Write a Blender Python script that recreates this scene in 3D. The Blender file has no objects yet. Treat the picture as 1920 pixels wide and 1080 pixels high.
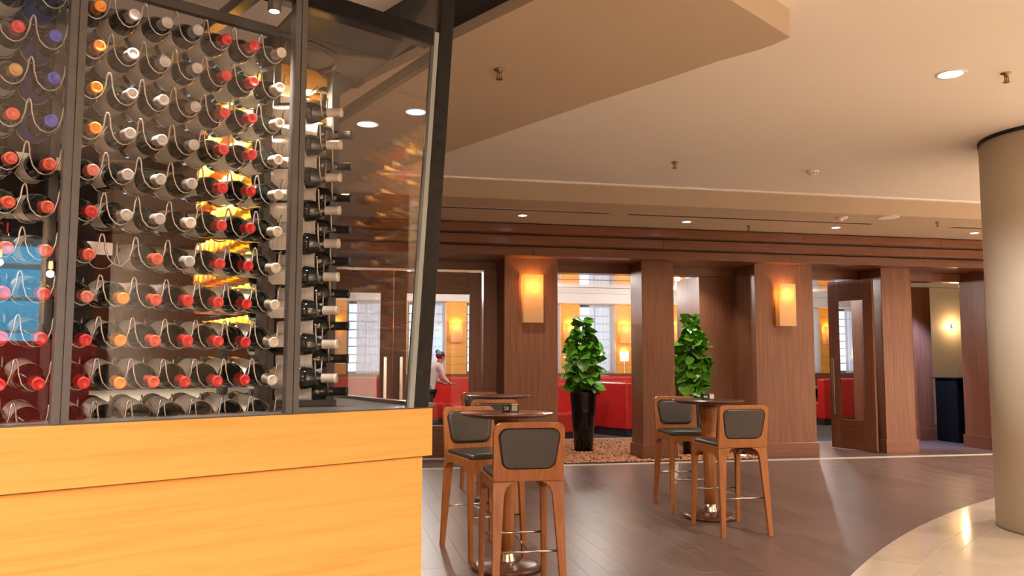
import bpy, bmesh, math, random
from math import sin, cos, pi, radians, sqrt
from mathutils import Vector, Matrix
random.seed(7)
SC = bpy.context.scene
COL = SC.collection
H = 1.42                                   # eye height
YAW = radians(12)

# ------------------------------------------------------------------ camera, world, exposure
cam_d = bpy.data.cameras.new('camera')
cam = bpy.data.objects.new('camera', cam_d)
COL.objects.link(cam)
cam_d.sensor_width = 36.0
cam_d.lens = 36.0 * 1540 / 1920
cam_d.clip_start = 0.05
cam_d.clip_end = 200
cam.location = (0, 0, H)
cam.rotation_euler = (Matrix.Rotation(-YAW, 4, 'Z') @ Matrix.Rotation(radians(90 + 4.9), 4, 'X') @ Matrix.Rotation(radians(0.1), 4, 'Z')).to_euler()
SC.camera = cam

SC.view_settings.view_transform = 'Standard'
SC.view_settings.look = 'None'
SC.view_settings.gamma = 1.0
SC.view_settings.use_curve_mapping = False
SC.view_settings.exposure = 0.96
try:
    SC.cycles.use_denoising = True
    SC.cycles.max_bounces = 8
    SC.cycles.diffuse_bounces = 5
    SC.cycles.glossy_bounces = 4
    SC.cycles.transmission_bounces = 4
    SC.cycles.transparent_max_bounces = 16
    SC.cycles.sample_clamp_indirect = 6.0
    SC.cycles.caustics_reflective = False
    SC.cycles.caustics_refractive = False
except Exception:
    pass

world = bpy.data.worlds.new('daylight')
SC.world = world
world.use_nodes = True
_bg = world.node_tree.nodes['Background']
_bg.inputs[0].default_value = (0.72, 0.84, 1.0, 1)
_bg.inputs[1].default_value = 1.0

WARM = (1.0, 0.93, 0.86)
P_MAIN = 110.0        # watts of each downlight of the main ceiling
P_LOBBY_FILL = 1120.0      # watts of each unseen lamp added behind the camera
P_LOW = 40.0         # watts of each downlight in front of the panelled wall
P_DINE = 44.0        # watts of each dining room downlight
P_SCONCE = 6.0
P_FRONT_FILL = 45.0  # watts of each fill spot added over the front rack
P_CASE = 130.0         # spots inside the wine case


# ------------------------------------------------------------------ helpers
def link(o, parent=None):
    COL.objects.link(o)
    if parent is not None:
        o.parent = parent
    return o


def tag(o, label=None, cat=None, group=None, kind=None):
    if label: o['label'] = label
    if cat: o['category'] = cat
    if group: o['group'] = group
    if kind: o['kind'] = kind
    return o


def empty(name, loc=(0, 0, 0), rz=0.0, **k):
    o = bpy.data.objects.new(name, None)
    o.empty_display_size = 0.1
    o.location = loc
    o.rotation_euler = (0, 0, rz)
    link(o)
    return tag(o, **k)


def copy_tree(o, parent=None):
    c = o.copy()
    link(c, parent)
    for ch in list(o.children):
        copy_tree(ch, c)
    return c


class MB:
    """collects vertices and faces of one part"""
    def __init__(self):
        self.v = []; self.f = []; self.sm = []

    def add(self, vs, fs, smooth=False, mat=None):
        b = len(self.v)
        for p in vs:
            p = Vector(p)
            self.v.append(mat @ p if mat is not None else p)
        for q in fs:
            self.f.append([i + b for i in q]); self.sm.append(smooth)
        return self

    def box(self, x0, y0, z0, x1, y1, z1, mat=None):
        vs = [(x0, y0, z0), (x1, y0, z0), (x1, y1, z0), (x0, y1, z0), (x0, y0, z1), (x1, y0, z1), (x1, y1, z1), (x0, y1, z1)]
        fs = [(3, 2, 1, 0), (4, 5, 6, 7), (0, 1, 5, 4), (1, 2, 6, 5), (2, 3, 7, 6), (3, 0, 4, 7)]
        return self.add(vs, fs, mat=mat)

    def prism(self, poly, z0, z1, mat=None):
        n = len(poly)
        a = sum(poly[i][0] * poly[(i + 1) % n][1] - poly[(i + 1) % n][0] * poly[i][1] for i in range(n))
        if a < 0: poly = poly[::-1]
        vs = [(p[0], p[1], z0) for p in poly] + [(p[0], p[1], z1) for p in poly]
        fs = [tuple(range(n))[::-1], tuple(range(n, 2 * n))] + [(i, (i + 1) % n, n + (i + 1) % n, n + i) for i in range(n)]
        return self.add(vs, fs, mat=mat)

    def loft(self, loops, cap=True, smooth=True, closed=True, mat=None):
        n = len(loops[0]); vs = [p for l in loops for p in l]; fs = []
        m = n if closed else n - 1
        for k in range(len(loops) - 1):
            for i in range(m):
                j = (i + 1) % n
                fs.append((k * n + i, k * n + j, (k + 1) * n + j, (k + 1) * n + i))
        self.add(vs, fs, smooth, mat)
        if cap:
            self.add(loops[0], [tuple(range(n))[::-1]], False, mat)
            self.add(loops[-1], [tuple(range(n))], False, mat)
        return self

    def lathe(self, prof, n=24, mat=None, smooth=True, cap=True):
        loops = [[(r * cos(2 * pi * i / n), r * sin(2 * pi * i / n), z) for i in range(n)] for r, z in prof]
        return self.loft(loops, cap, smooth, True, mat)

    def tube(self, pts, r=0.005, n=6, mat=None):
        pts = [Vector(p) for p in pts]; loops = []
        rr = r if isinstance(r, (list, tuple)) else [r] * len(pts)
        up = None
        for i, p in enumerate(pts):
            t = (pts[min(i + 1, len(pts) - 1)] - pts[max(i - 1, 0)]).normalized()
            if up is None:
                up = Vector((0, 0, 1)) if abs(t.z) < 0.9 else Vector((1, 0, 0))
            s = t.cross(up).normalized(); up = s.cross(t).normalized()
            loops.append([p + (s * cos(2 * pi * k / n) + up * sin(2 * pi * k / n)) * rr[i] for k in range(n)])
        return self.loft(loops, True, True, True, mat)

    def mesh(self, name, material):
        me = bpy.data.meshes.new(name)
        me.from_pydata([tuple(p) for p in self.v], [], self.f)
        for p, s in zip(me.polygons, self.sm): p.use_smooth = s
        bm = bmesh.new(); bm.from_mesh(me)
        bmesh.ops.remove_doubles(bm, verts=bm.verts, dist=1e-6)
        bmesh.ops.recalc_face_normals(bm, faces=bm.faces)
        bm.to_mesh(me); bm.free()
        if material: me.materials.append(material)
        return me

    def build(self, name, material, parent=None, bevel=0.0, seg=2):
        o = bpy.data.objects.new(name, self.mesh(name, material))
        link(o, parent)
        if bevel:
            m = o.modifiers.new('bevel', 'BEVEL'); m.width = bevel; m.segments = seg; m.limit_method = 'ANGLE'; m.angle_limit = radians(40)
        return o


def shared(name, me, parent=None, loc=None, rot=None):
    o = bpy.data.objects.new(name, me)
    link(o, parent)
    if loc is not None: o.location = loc
    if rot is not None: o.rotation_euler = rot
    return o


def text_mesh(name, curve, parent):
    t = bpy.data.objects.new(name, curve); COL.objects.link(t)
    me = bpy.data.meshes.new_from_object(t.evaluated_get(bpy.context.evaluated_depsgraph_get()))
    bpy.data.objects.remove(t)
    return shared(name, me, parent)


def axes(x, y, z, o=(0, 0, 0)):
    return Matrix(((x[0], y[0], z[0], o[0]), (x[1], y[1], z[1], o[1]), (x[2], y[2], z[2], o[2]), (0, 0, 0, 1)))


# ------------------------------------------------------------------ materials
def M(name, col, rough=0.5, metal=0.0, spec=0.5, coat=0.0):
    m = bpy.data.materials.new(name); m.use_nodes = True
    b = m.node_tree.nodes['Principled BSDF']
    b.inputs['Base Color'].default_value = (*col, 1)
    b.inputs['Roughness'].default_value = rough
    b.inputs['Metallic'].default_value = metal
    b.inputs['Specular IOR Level'].default_value = spec
    b.inputs['Coat Weight'].default_value = coat
    b.inputs['Coat Roughness'].default_value = 0.08
    return m


def NT(m): return m.node_tree.nodes, m.node_tree.links, m.node_tree.nodes['Principled BSDF']


def grain(name, c1, c2, scale, rough=0.35, nscale=3.0, detail=6, spec=0.5, coat=0.0, rand=0.0, c3=None, bump=0.0, space='Object', rlo=None):
    """two tone grain stretched along the axis of the smallest scale"""
    m = M(name, c1, rough, spec=spec, coat=coat); n, l, b = NT(m)
    tc = n.new('ShaderNodeTexCoord'); mp = n.new('ShaderNodeMapping')
    mp.inputs['Scale'].default_value = scale
    l.new(tc.outputs[space], mp.inputs['Vector'])
    vec = mp.outputs['Vector']
    oi = n.new('ShaderNodeObjectInfo')
    if rand:
        ad = n.new('ShaderNodeVectorMath'); ad.operation = 'MULTIPLY_ADD'
        ad.inputs[1].default_value = (1, 1, 1)
        cm = n.new('ShaderNodeCombineXYZ'); ml = n.new('ShaderNodeMath'); ml.operation = 'MULTIPLY'; ml.inputs[1].default_value = 90
        l.new(oi.outputs['Random'], ml.inputs[0]); l.new(ml.outputs[0], cm.inputs[0]); l.new(ml.outputs[0], cm.inputs[1]); l.new(ml.outputs[0], cm.inputs[2])
        l.new(vec, ad.inputs[0]); l.new(cm.outputs[0], ad.inputs[2]); vec = ad.outputs[0]
    nz = n.new('ShaderNodeTexNoise'); nz.inputs['Scale'].default_value = nscale; nz.inputs['Detail'].default_value = detail; nz.inputs['Roughness'].default_value = 0.65
    l.new(vec, nz.inputs['Vector'])
    cr = n.new('ShaderNodeValToRGB')
    cr.color_ramp.elements[0].position = 0.3; cr.color_ramp.elements[0].color = (*c2, 1)
    cr.color_ramp.elements[1].position = 0.7; cr.color_ramp.elements[1].color = (*c1, 1)
    if c3:
        e = cr.color_ramp.elements.new(0.5); e.color = (*c3, 1)
    l.new(nz.outputs['Fac'], cr.inputs['Fac'])
    out = cr.outputs['Color']
    if rand:
        hs = n.new('ShaderNodeHueSaturation'); mr = n.new('ShaderNodeMapRange')
        mr.inputs['To Min'].default_value = 1 - rand; mr.inputs['To Max'].default_value = 1 + rand
        l.new(oi.outputs['Random'], mr.inputs['Value']); l.new(mr.outputs[0], hs.inputs['Value']); l.new(out, hs.inputs['Color']); out = hs.outputs['Color']
    l.new(out, b.inputs['Base Color'])
    if rlo is not None:
        mr = n.new('ShaderNodeMapRange'); mr.inputs['To Min'].default_value = rlo; mr.inputs['To Max'].default_value = rough
        l.new(nz.outputs['Fac'], mr.inputs['Value']); l.new(mr.outputs[0], b.inputs['Roughness'])
    if bump:
        bp = n.new('ShaderNodeBump'); bp.inputs['Strength'].default_value = bump; bp.inputs['Distance'].default_value = 0.002
        l.new(nz.outputs['Fac'], bp.inputs['Height']); l.new(bp.outputs['Normal'], b.inputs['Normal'])
    return m


def emit(name, col, s):
    m = bpy.data.materials.new(name); m.use_nodes = True
    n, l = m.node_tree.nodes, m.node_tree.links
    n.clear(); e = n.new('ShaderNodeEmission'); o = n.new('ShaderNodeOutputMaterial')
    e.inputs[0].default_value = (*col, 1); e.inputs[1].default_value = s
    l.new(e.outputs[0], o.inputs[0]); return m


def glass(name, ior=1.5, tint=(1, 1, 1), rough=0.0, gcol=(1, 1, 1)):
    """thin clear sheet: see-through plus Fresnel reflection"""
    m = bpy.data.materials.new(name); m.use_nodes = True
    n, l = m.node_tree.nodes, m.node_tree.links; n.clear()
    o = n.new('ShaderNodeOutputMaterial'); mx = n.new('ShaderNodeMixShader'); t = n.new('ShaderNodeBsdfTransparent')
    g = n.new('ShaderNodeBsdfGlossy'); fr = n.new('ShaderNodeFresnel')
    t.inputs[0].default_value = (*tint, 1); g.inputs['Roughness'].default_value = rough; g.inputs[0].default_value = (*gcol, 1); ge = n.new('ShaderNodeNewGeometry'); mr = n.new('ShaderNodeMapRange'); mr.inputs['To Min'].default_value = ior; mr.inputs['To Max'].default_value = 1 / ior
    l.new(ge.outputs['Backfacing'], mr.inputs['Value']); l.new(mr.outputs[0], fr.inputs['IOR'])
    l.new(fr.outputs[0], mx.inputs[0]); l.new(t.outputs[0], mx.inputs[1]); l.new(g.outputs[0], mx.inputs[2]); l.new(mx.outputs[0], o.inputs[0])
    return m


def translucent(name, col, k=0.5, rough=0.4, gloss=0.0, see=0.0):
    """light comes through it: diffuse + translucent (+ gloss coat, + a little clear)"""
    m = bpy.data.materials.new(name); m.use_nodes = True
    n, l = m.node_tree.nodes, m.node_tree.links; n.clear()
    o = n.new('ShaderNodeOutputMaterial'); d = n.new('ShaderNodeBsdfDiffuse'); t = n.new('ShaderNodeBsdfTranslucent'); mx = n.new('ShaderNodeMixShader')
    d.inputs[0].default_value = (*col, 1); t.inputs[0].default_value = (*col, 1); mx.inputs[0].default_value = k
    l.new(d.outputs[0], mx.inputs[1]); l.new(t.outputs[0], mx.inputs[2]); out = mx.outputs[0]
    if see:
        tr = n.new('ShaderNodeBsdfTransparent'); tr.inputs[0].default_value = (*[0.5 + 0.5 * c for c in col], 1)
        m3 = n.new('ShaderNodeMixShader'); m3.inputs[0].default_value = see
        l.new(out, m3.inputs[1]); l.new(tr.outputs[0], m3.inputs[2]); out = m3.outputs[0]
    if gloss:
        g = n.new('ShaderNodeBsdfGlossy'); g.inputs['Roughness'].default_value = rough; f = n.new('ShaderNodeFresnel'); f.inputs['IOR'].default_value = gloss
        m2 = n.new('ShaderNodeMixShader'); l.new(f.outputs[0], m2.inputs[0]); l.new(out, m2.inputs[1]); l.new(g.outputs[0], m2.inputs[2]); out = m2.outputs[0]
    l.new(out, o.inputs[0]); return m


MAT = {}
MAT['maple'] = grain('honey_maple', (0.71, 0.375, 0.10), (0.61, 0.295, 0.06), (1.0, 1.0, 26.0), 0.42, 1.6, 7, c3=(0.70, 0.355, 0.082), spec=0.3)
MAT['mahogany'] = grain('mahogany_panel', (0.255, 0.100, 0.047), (0.135, 0.049, 0.023), (34, 34, 0.7), 0.33, 2.2, 5, c3=(0.195, 0.073, 0.034), rand=0.12, spec=0.45)
MAT['mahogany_h'] = grain('mahogany_board', (0.235, 0.086, 0.040), (0.13, 0.045, 0.021), (0.7, 34, 34), 0.28, 2.2, 5, c3=(0.18, 0.065, 0.030), rand=0.1, spec=0.5)
MAT['stool_wood'] = grain('stool_beech', (0.42, 0.155, 0.040), (0.28, 0.088, 0.020), (14, 14, 1.6), 0.32, 3, 5, c3=(0.36, 0.125, 0.031), rand=0.08)
MAT['table_wood'] = grain('table_walnut', (0.150, 0.055, 0.030), (0.080, 0.027, 0.015), (3, 26, 3), 0.24, 3, 5, spec=0.4)
MAT['floor_wood'] = grain('floor_board', (0.150, 0.094, 0.074), (0.108, 0.065, 0.051), (9, .8, 1), 0.34, 2.0, 3, c3=(0.129, 0.079, 0.062), rand=0.15, spec=0.5)
for _n in NT(MAT['floor_wood'])[0]:
    if _n.type == 'VALTORGB': _n.color_ramp.elements[0].position = 0.1; _n.color_ramp.elements[-1].position = 0.9
MAT['marble'] = grain('cream_marble', (0.54, 0.44, 0.325), (0.46, 0.365, 0.26), (1, 1, 1), 0.10, 2.2, 8, c3=(0.515, 0.415, 0.305), rand=0.03, spec=0.5)
MAT['ceiling'] = grain('cream_plaster', (0.86, 0.80, 0.735), (0.84, 0.78, 0.715), (1, 1, 1), 0.85, 0.7, 3, spec=0.1)
MAT['soffit'] = grain('shaded_plaster', (0.55, 0.44, 0.33), (0.52, 0.415, 0.305), (1, 1, 1), 0.8, 0.8, 4, spec=0.1)  # ceiling plaster made darker; the slab's shade is put into this colour
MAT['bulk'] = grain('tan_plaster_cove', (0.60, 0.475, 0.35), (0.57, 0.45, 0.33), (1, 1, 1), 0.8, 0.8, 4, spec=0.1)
MAT['column'] = grain('column_plaster', (0.66, 0.575, 0.455), (0.61, 0.53, 0.415), (1, 1, 0.6), 0.6, 2.5, 6, spec=0.25)
MAT['wall_brown'] = grain('brown_plaster', (0.20, 0.125, 0.085), (0.17, 0.105, 0.07), (1, 1, 1), 0.7, 2, 3)
MAT['orange_wall'] = grain('amber_veneer', (0.85, 0.42, 0.07), (0.74, 0.33, 0.045), (2, 2, 8), 0.4, 2, 4)
MAT['gloss_ceiling'] = grain('glossy_ceiling', (0.80, 0.70, 0.60), (0.77, 0.66, 0.56), (1, 1, 1), 0.14, 1, 2, spec=1.0, coat=1.0)
NT(MAT['gloss_ceiling'])[2].inputs['Metallic'].default_value = 0.45
MAT['white_plaster'] = grain('white_plaster', (0.80, 0.76, 0.72), (0.77, 0.73, 0.69), (1, 1, 1), 0.5, 1, 2)
MAT['beige_panel'] = grain('beige_stone', (0.62, 0.47, 0.30), (0.56, 0.42, 0.26), (1, 1, 2), 0.5, 2, 3)
MAT['dark_metal'] = grain('bronze_metal', (0.085, 0.075, 0.068), (0.065, 0.058, 0.052), (3, 3, 3), 0.34, 3, 3, spec=0.5)
MAT['grey_metal'] = grain('grey_metal', (0.105, 0.096, 0.088), (0.085, 0.078, 0.071), (2, 2, 12), 0.32, 3, 3, spec=0.5)
MAT['black_metal'] = grain('black_metal', (0.010, 0.009, 0.009), (0.007, 0.007, 0.007), (3, 3, 3), 0.25, 3, 2, spec=0.25)
MAT['roof_metal'] = grain('roof_metal', (0.12, 0.115, 0.115), (0.095, 0.09, 0.09), (2, 2, 2), 0.38, 2, 3)
MAT['wire'] = M('wire_steel', (0.42, 0.38, 0.34), 0.25, 0.9)
MAT['chrome'] = M('brushed_steel', (0.75, 0.70, 0.64), 0.2, 1.0)
MAT['brass'] = M('sprinkler_brass', (0.30, 0.20, 0.10), 0.35, 0.8)
MAT['leather'] = grain('taupe_leather', (0.046, 0.038, 0.031), (0.038, 0.031, 0.026), (30, 30, 30), 0.34, 4, 4, spec=0.6, bump=0.1)
MAT['pot'] = M('black_lacquer', (0.006, 0.006, 0.007), 0.07, spec=0.6)
MAT['red'] = grain('red_leather', (0.56, 0.022, 0.018), (0.48, 0.016, 0.014), (6, 6, 6), 0.28, 2, 3, spec=0.6)
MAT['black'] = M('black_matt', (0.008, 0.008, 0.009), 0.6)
MAT['black_cloth'] = grain('black_cloth', (0.006, 0.006, 0.006), (0.004, 0.004, 0.004), (60, 60, 4), 0.9, 3, 3, spec=0.1)
MAT['carpet'] = grain('dark_carpet', (0.060, 0.046, 0.040), (0.020, 0.016, 0.015), (1, 1, 1), 0.95, 14, 4)
MAT['white'] = M('white_paint', (0.80, 0.76, 0.70), 0.45)
MAT['stone_strip'] = grain('pale_stone', (0.62, 0.53, 0.43), (0.55, 0.46, 0.37), (2, 2, 2), 0.35, 3, 4)
MAT['bottle'] = M('dark_green_glass', (0.010, 0.012, 0.009), 0.06, spec=0.7)
MAT['label'] = grain('label_paper', (0.86, 0.81, 0.74), (0.62, 0.56, 0.50), (4, 4, 60), 0.6, 3.4, 2, c3=(0.84, 0.79, 0.72), rand=0.1)
MAT['label_blue'] = M('blue_label', (0.05, 0.07, 0.42), 0.5)
MAT['paper'] = M('white_card', (0.80, 0.74, 0.67), 0.6)
CAPS = {'red': (0.55, 0.022, 0.020), 'coral': (0.62, 0.09, 0.045), 'orange': (0.80, 0.26, 0.015), 'gold': (0.48, 0.27, 0.09),
        'grey': (0.42, 0.40, 0.38), 'white': (0.66, 0.59, 0.50), 'blue': (0.06, 0.07, 0.50), 'pink': (0.66, 0.20, 0.16), 'black': (0.012, 0.012, 0.016)}
for k, c in CAPS.items(): MAT['cap_' + k] = M('capsule_' + k, c, 0.3, 0.15, spec=0.6)
MAT['white_wine'] = translucent('white_wine_glass', (0.92, 0.66, 0.14), 0.55, 0.08, 1.5, see=0.25)
MAT['gold_wine'] = translucent('golden_wine_glass', (0.95, 0.55, 0.05), 0.55, 0.08, 1.5, see=0.2)
MAT['rose_wine'] = translucent('rose_wine_glass', (0.95, 0.30, 0.06), 0.55, 0.08, 1.5, see=0.2)
MAT['pane'] = glass('case_glass', 1.40)
MAT['side_pane'] = glass('case_side_glass', 1.62)
MAT['door_pane'] = glass('door_glass', 1.45)
MAT['clear'] = glass('drinking_glass', 1.5, (0.95, 0.95, 0.95))
MAT['glass_edge'] = M('glass_edge', (0.26, 0.28, 0.27), 0.15, spec=0.7)
MAT['shade'] = translucent('parchment_shade', (0.95, 0.74, 0.44), 0.62)
MAT['lamp_shade'] = translucent('white_shade', (0.95, 0.88, 0.76), 0.6)
MAT['sheer'] = translucent('sheer_fabric', (0.86, 0.84, 0.86), 0.55, see=0.22)
MAT['lens'] = emit('lamp_lens', (1.0, 0.93, 0.84), 14.0)
MAT['lens_cool'] = emit('cool_lamp_lens', (0.86, 0.93, 1.0), 12.0)
MAT['bulb'] = emit('bulb_glow', (1.0, 0.62, 0.25), 14.0)
MAT['led_red'] = emit('red_led', (1.0, 0.05, 0.03), 4.0)
MAT['fridge_glow'] = emit('fridge_back_light', (0.16, 0.55, 0.85), 5.0)
MAT['soil'] = grain('soil', (0.06, 0.035, 0.02), (0.02, 0.012, 0.008), (9, 9, 9), 0.95, 5, 4)
MAT['skin'] = M('skin', (0.42, 0.23, 0.15), 0.5)
MAT['hair'] = M('dark_hair', (0.025, 0.016, 0.012), 0.85, spec=0.1)
MAT['blouse'] = grain('white_blouse', (0.74, 0.66, 0.62), (0.66, 0.58, 0.54), (9, 9, 3), 0.8, 3, 3)
MAT['trousers'] = M('dark_trousers', (0.02, 0.02, 0.022), 0.8)
MAT['chips'] = grain('bark_chip', (0.62, 0.29, 0.14), (0.30, 0.12, 0.05), (1, 1, 1), 0.9, 30, 3, c3=(0.52, 0.23, 0.11))
MAT['muntin'] = M('window_grey', (0.16, 0.18, 0.22), 0.5)
MAT['stem'] = M('plant_stem', (0.06, 0.12, 0.02), 0.5)


def leaf_mat():
    m = grain('pothos_leaf', (0.26, 0.50, 0.05), (0.045, 0.20, 0.014), (1, 1, 1), 0.26, 7, 4, c3=(0.095, 0.33, 0.022), rand=0.3, spec=0.5)
    n, l, b = NT(m); b.inputs['Specular IOR Level'].default_value = 0.5
    return m
MAT['leaf'] = leaf_mat()


def lamp(kind, name, loc, power, col=WARM, parent=None, aim=None, size=0.05, angle=150, blend=0.6):
    d = bpy.data.lights.new(name, kind); d.energy = power; d.color = col
    if kind == 'SPOT':
        d.spot_size = radians(angle); d.spot_blend = blend; d.shadow_soft_size = size
    elif kind == 'POINT': d.shadow_soft_size = size
    elif kind == 'AREA': d.shape = 'DISK'; d.size = size
    o = bpy.data.objects.new(name, d); link(o, parent); o.location = loc
    if aim is not None:
        o.rotation_euler = (Vector(aim) - Vector(loc)).to_track_quat('-Z', 'Y').to_euler()
    return o


# ------------------------------------------------------------------ layout constants
CEIL, LOW, SOFF = 3.34, 3.20, 3.18
YF, YB = 11.12, 11.72          # front of the pillars, plane of the doors
MC = (13.44, -5.44)            # centre of the round marble floor
MR = 14.5

# ------------------------------------------------------------------ structure: floor
fl = MB().box(-7, -9, -0.12, 15, 10.66, -0.0022).build('floor', MAT['floor_wood']); tag(fl, 'dark stained oak board floor of the bar area', 'floor', kind='structure')
pw, pl = 0.15, 1.3
pm = MB().loft([[(sx * (pw / 2 - e), sy * (pl / 2 - e), z) for sx, sy in ((-1, -1), (1, -1), (1, 1), (-1, 1))] for e, z in ((.0003, -.002), (.0003, -.0008), (.0011, 0))], smooth=False).mesh('plank', MAT['floor_wood'])


def to_px(x, y, z):
    X = x * cos(YAW) - y * sin(YAW); F = x * sin(YAW) + y * cos(YAW); U = z - H
    p = radians(4.9); yd = F * sin(p) - U * cos(p); w = F * cos(p) + U * sin(p)
    return (960 + 1540 * X / w, 540 + 1540 * yd / w) if w > 0.1 else (-1e4, -1e4)


planks = []
for i in range(-46, 100):
    off = (i * 0.47) % 1.0 * pl
    for j in range(-8, 10):
        x = (i + .5) * pw; y = j * pl + off
        if y + pl / 2 > 10.62 and y - pl / 2 < 10.62: y = 10.62 - pl / 2 if False else y
        if y - pl / 2 > 10.6 or x > 14.8 or x < -6.8: continue
        dx, dy = max(abs(x - MC[0]) - pw / 2, 0), max(abs(y - MC[1]) - pl / 2, 0)
        far = sqrt((abs(x - MC[0]) + pw / 2) ** 2 + (abs(y - MC[1]) + pl / 2) ** 2)
        if far < MR - 0.02: continue
        pts = [to_px(x + a, y + b, 0) for a in (-pw / 2, pw / 2) for b in (-pl / 2, 0, pl / 2)]
        vis = any(795 < q[0] < 1900 and 0 < q[1] < 1085 for q in pts)
        planks.append((0 if vis else 1, sqrt(x * x + y * y), x, y))
planks.sort()
rest = MB()
for k, (nv, d, x, y) in enumerate(planks):
    ylen = min(pl, (10.60 - (y - pl / 2)))
    if k < 300 and nv == 0 and ylen == pl:
        shared('plank', pm, fl, (x, y, 0))
    else:
        rest.box(x - pw / 2 + .0003, y - pl / 2 + .0003, -0.002, x + pw / 2 - .0003, y - pl / 2 + ylen - .0003, 0)
o = rest.build('plank', MAT['floor_wood'], fl); tag(o, kind='stuff')

# round marble floor: slabs in rings
mf = MB()
ring = [(MC[0] + (MR - .01) * cos(a), MC[1] + (MR - .01) * sin(a)) for a in [radians(60 + 2.0 * k) for k in range(0, 76)]]
ring = [p for p in ring if p[1] > -9 and p[0] < 15]
ring = [(15, ring[0][1])] + ring + [(ring[-1][0], -9), (15, -9)]
mfo = mf.prism(ring, -0.002, 0.0008).build('floor', MAT['stone_strip']); tag(mfo, 'cream marble floor with curved edge beside the dark boards', 'floor', kind='structure')
rr_ = [MR, 14.17, 14.02, 12.9, 11.7]
for q in range(len(rr_) - 1):
    r1, r0 = rr_[q] - .003, rr_[q + 1] + .003
    da = 4.0 if q != 1 else 8.0
    a = 96.0 + (q * 1.3)
    while a < 206:
        aa = [radians(a + da * t / 6 + (0.012 if t == 0 else -0.012 if t == 6 else 0)) for t in range(7)]
        poly = [(MC[0] + r1 * cos(t), MC[1] + r1 * sin(t)) for t in aa] + [(MC[0] + r0 * cos(t), MC[1] + r0 * sin(t)) for t in aa[::-1]]
        cxm = sum(p[0] for p in poly) / len(poly); cym = sum(p[1] for p in poly) / len(poly)
        if cym > -8.7: MB().prism(poly, 0.0008, 0.004).build('tile', MAT['marble'], mfo)
        a += da
inner = [(MC[0] + 11.69 * cos(radians(t)), MC[1] + 11.69 * sin(radians(t))) for t in range(80, 200, 4)]
inner = [p for p in inner if p[1] > -9 and p[0] < 15]
MB().prism([(15, inner[0][1])] + inner + [(inner[-1][0], -9), (15, -9)], 0.0008, 0.004).build('tile', MAT['marble'], mfo)
# metal edge between boards and marble
eg = [(MC[0] + MR * cos(radians(t)), MC[1] + MR * sin(radians(t)), 0.001) for t in range(100, 196, 2)]
tag(MB().tube(eg, 0.004, 5).build('trim_1', MAT['dark_metal']), 'thin metal edge strip between boards and marble', 'trim', kind='structure')

# white stone strip, dining floor, planting bed
tag(MB().box(-6, 10.66, -0.1, 15, 10.78, 0.004).build('trim_2', MAT['stone_strip']), 'pale stone threshold strip in front of the panelled wall', 'trim', kind='structure')
tag(MB().box(-6, 10.78, -0.1, 3.04, 11.9, 0.0).build('floor', MAT['floor_wood']), 'dark board floor in front of the closed double door', 'floor', kind='structure')
tag(MB().box(5.98, 10.78, -0.1, 15, 13.0, 0.0).build('floor', MAT['floor_wood']), 'dark board floor under the open doorway', 'floor', kind='structure')
tag(MB().box(-6, 11.9, -0.1, 15, 19.4, -0.006).build('floor', MAT['carpet']), 'dark patterned carpet of the dining room', 'floor', kind='structure')
bed = MB().box(3.045, 10.79, -0.05, 5.975, 13.85, 0.012).build('planting_bed', MAT['soil'])
tag(bed, 'orange bark chip planting bed between the wood pillars', 'planting bed')
ch = MB()
for k in range(6500):
    x = random.uniform(3.06, 5.96); y = random.uniform(10.80, 13.83); s = random.uniform(0.012, 0.032)
    if min(math.hypot(x - 3.72, y - 12.22), math.hypot(x - 5.19, y - 11.5)) < .18 or (4.2 < x < 4.81 and 11.0 < y < 11.65) or (x > 5.43 and 11.7 < y < 12.7): continue
    m = Matrix.Translation((x, y, 0.012 + s * .25)) @ Matrix.Rotation(random.uniform(0, 6.3), 4, 'Z') @ Matrix.Rotation(random.uniform(-.5, .5), 4, 'X')
    ch.add([(-s, -s * .5, 0), (s, -s * .6, 0), (s * .7, s * .5, 0), (-s * .8, s * .6, 0), (0, 0, s * .6)], [(0, 3, 2, 1), (0, 1, 4), (1, 2, 4), (2, 3, 4), (3, 0, 4)], mat=m)
tag(ch.build('bark_chips', MAT['chips'], bed), kind='stuff')
tag(MB().box(2.6, 13.85, -0.05, 6.0, 13.93, 0.03).build('trim_3', MAT['stone_strip']), 'pale kerb at the back of the bark bed', 'trim', kind='structure')

# ------------------------------------------------------------------ structure: ceilings
tag(MB().box(-7, -9, CEIL, 15, 8.54, CEIL + .1).build('ceiling', MAT['ceiling']), 'cream main ceiling over the bar', 'ceiling', kind='structure')
bl = MB(); bl.add([(-7, 8.54, CEIL), (15, 8.54, CEIL), (15, 8.9, LOW), (-7, 8.9, LOW), (-7, 8.54, CEIL + .1), (15, 8.54, CEIL + .1), (15, 11.8, CEIL + .1), (-7, 11.8, CEIL + .1), (15, 11.8, LOW), (-7, 11.8, LOW)],
                  [(0, 1, 2, 3), (3, 2, 8, 9), (4, 7, 6, 5), (0, 4, 5, 1), (9, 8, 6, 7), (0, 3, 9, 7, 4), (1, 5, 6, 8, 2)])
tag(bl.build('ceiling', MAT['bulk']), 'lower tan ceiling along the panelled wall with sloped bulkhead', 'ceiling', kind='structure')
tag(MB().box(-7, 8.49, CEIL - .018, 15, 8.545, CEIL - .0005).build('trim_4', MAT['ceiling']), 'thin plaster lip along the bulkhead', 'trim', kind='structure')
slab = [(-0.35, 9.2), (0.899, 6.882), (1.288, 6.109), (1.687, 5.317), (1.971, 4.799), (2.185, 4.38), (2.314, 4.190), (2.368, 4.085), (2.402, 3.963), (1.872, 3.606), (1.26, 3.19), (0.919, 3.804), (0.597, 4.393), (-0.69, 6.75), (-1.9, 8.9)]
slab = [p if p[1] < 8.5 else None for p in slab]
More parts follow.
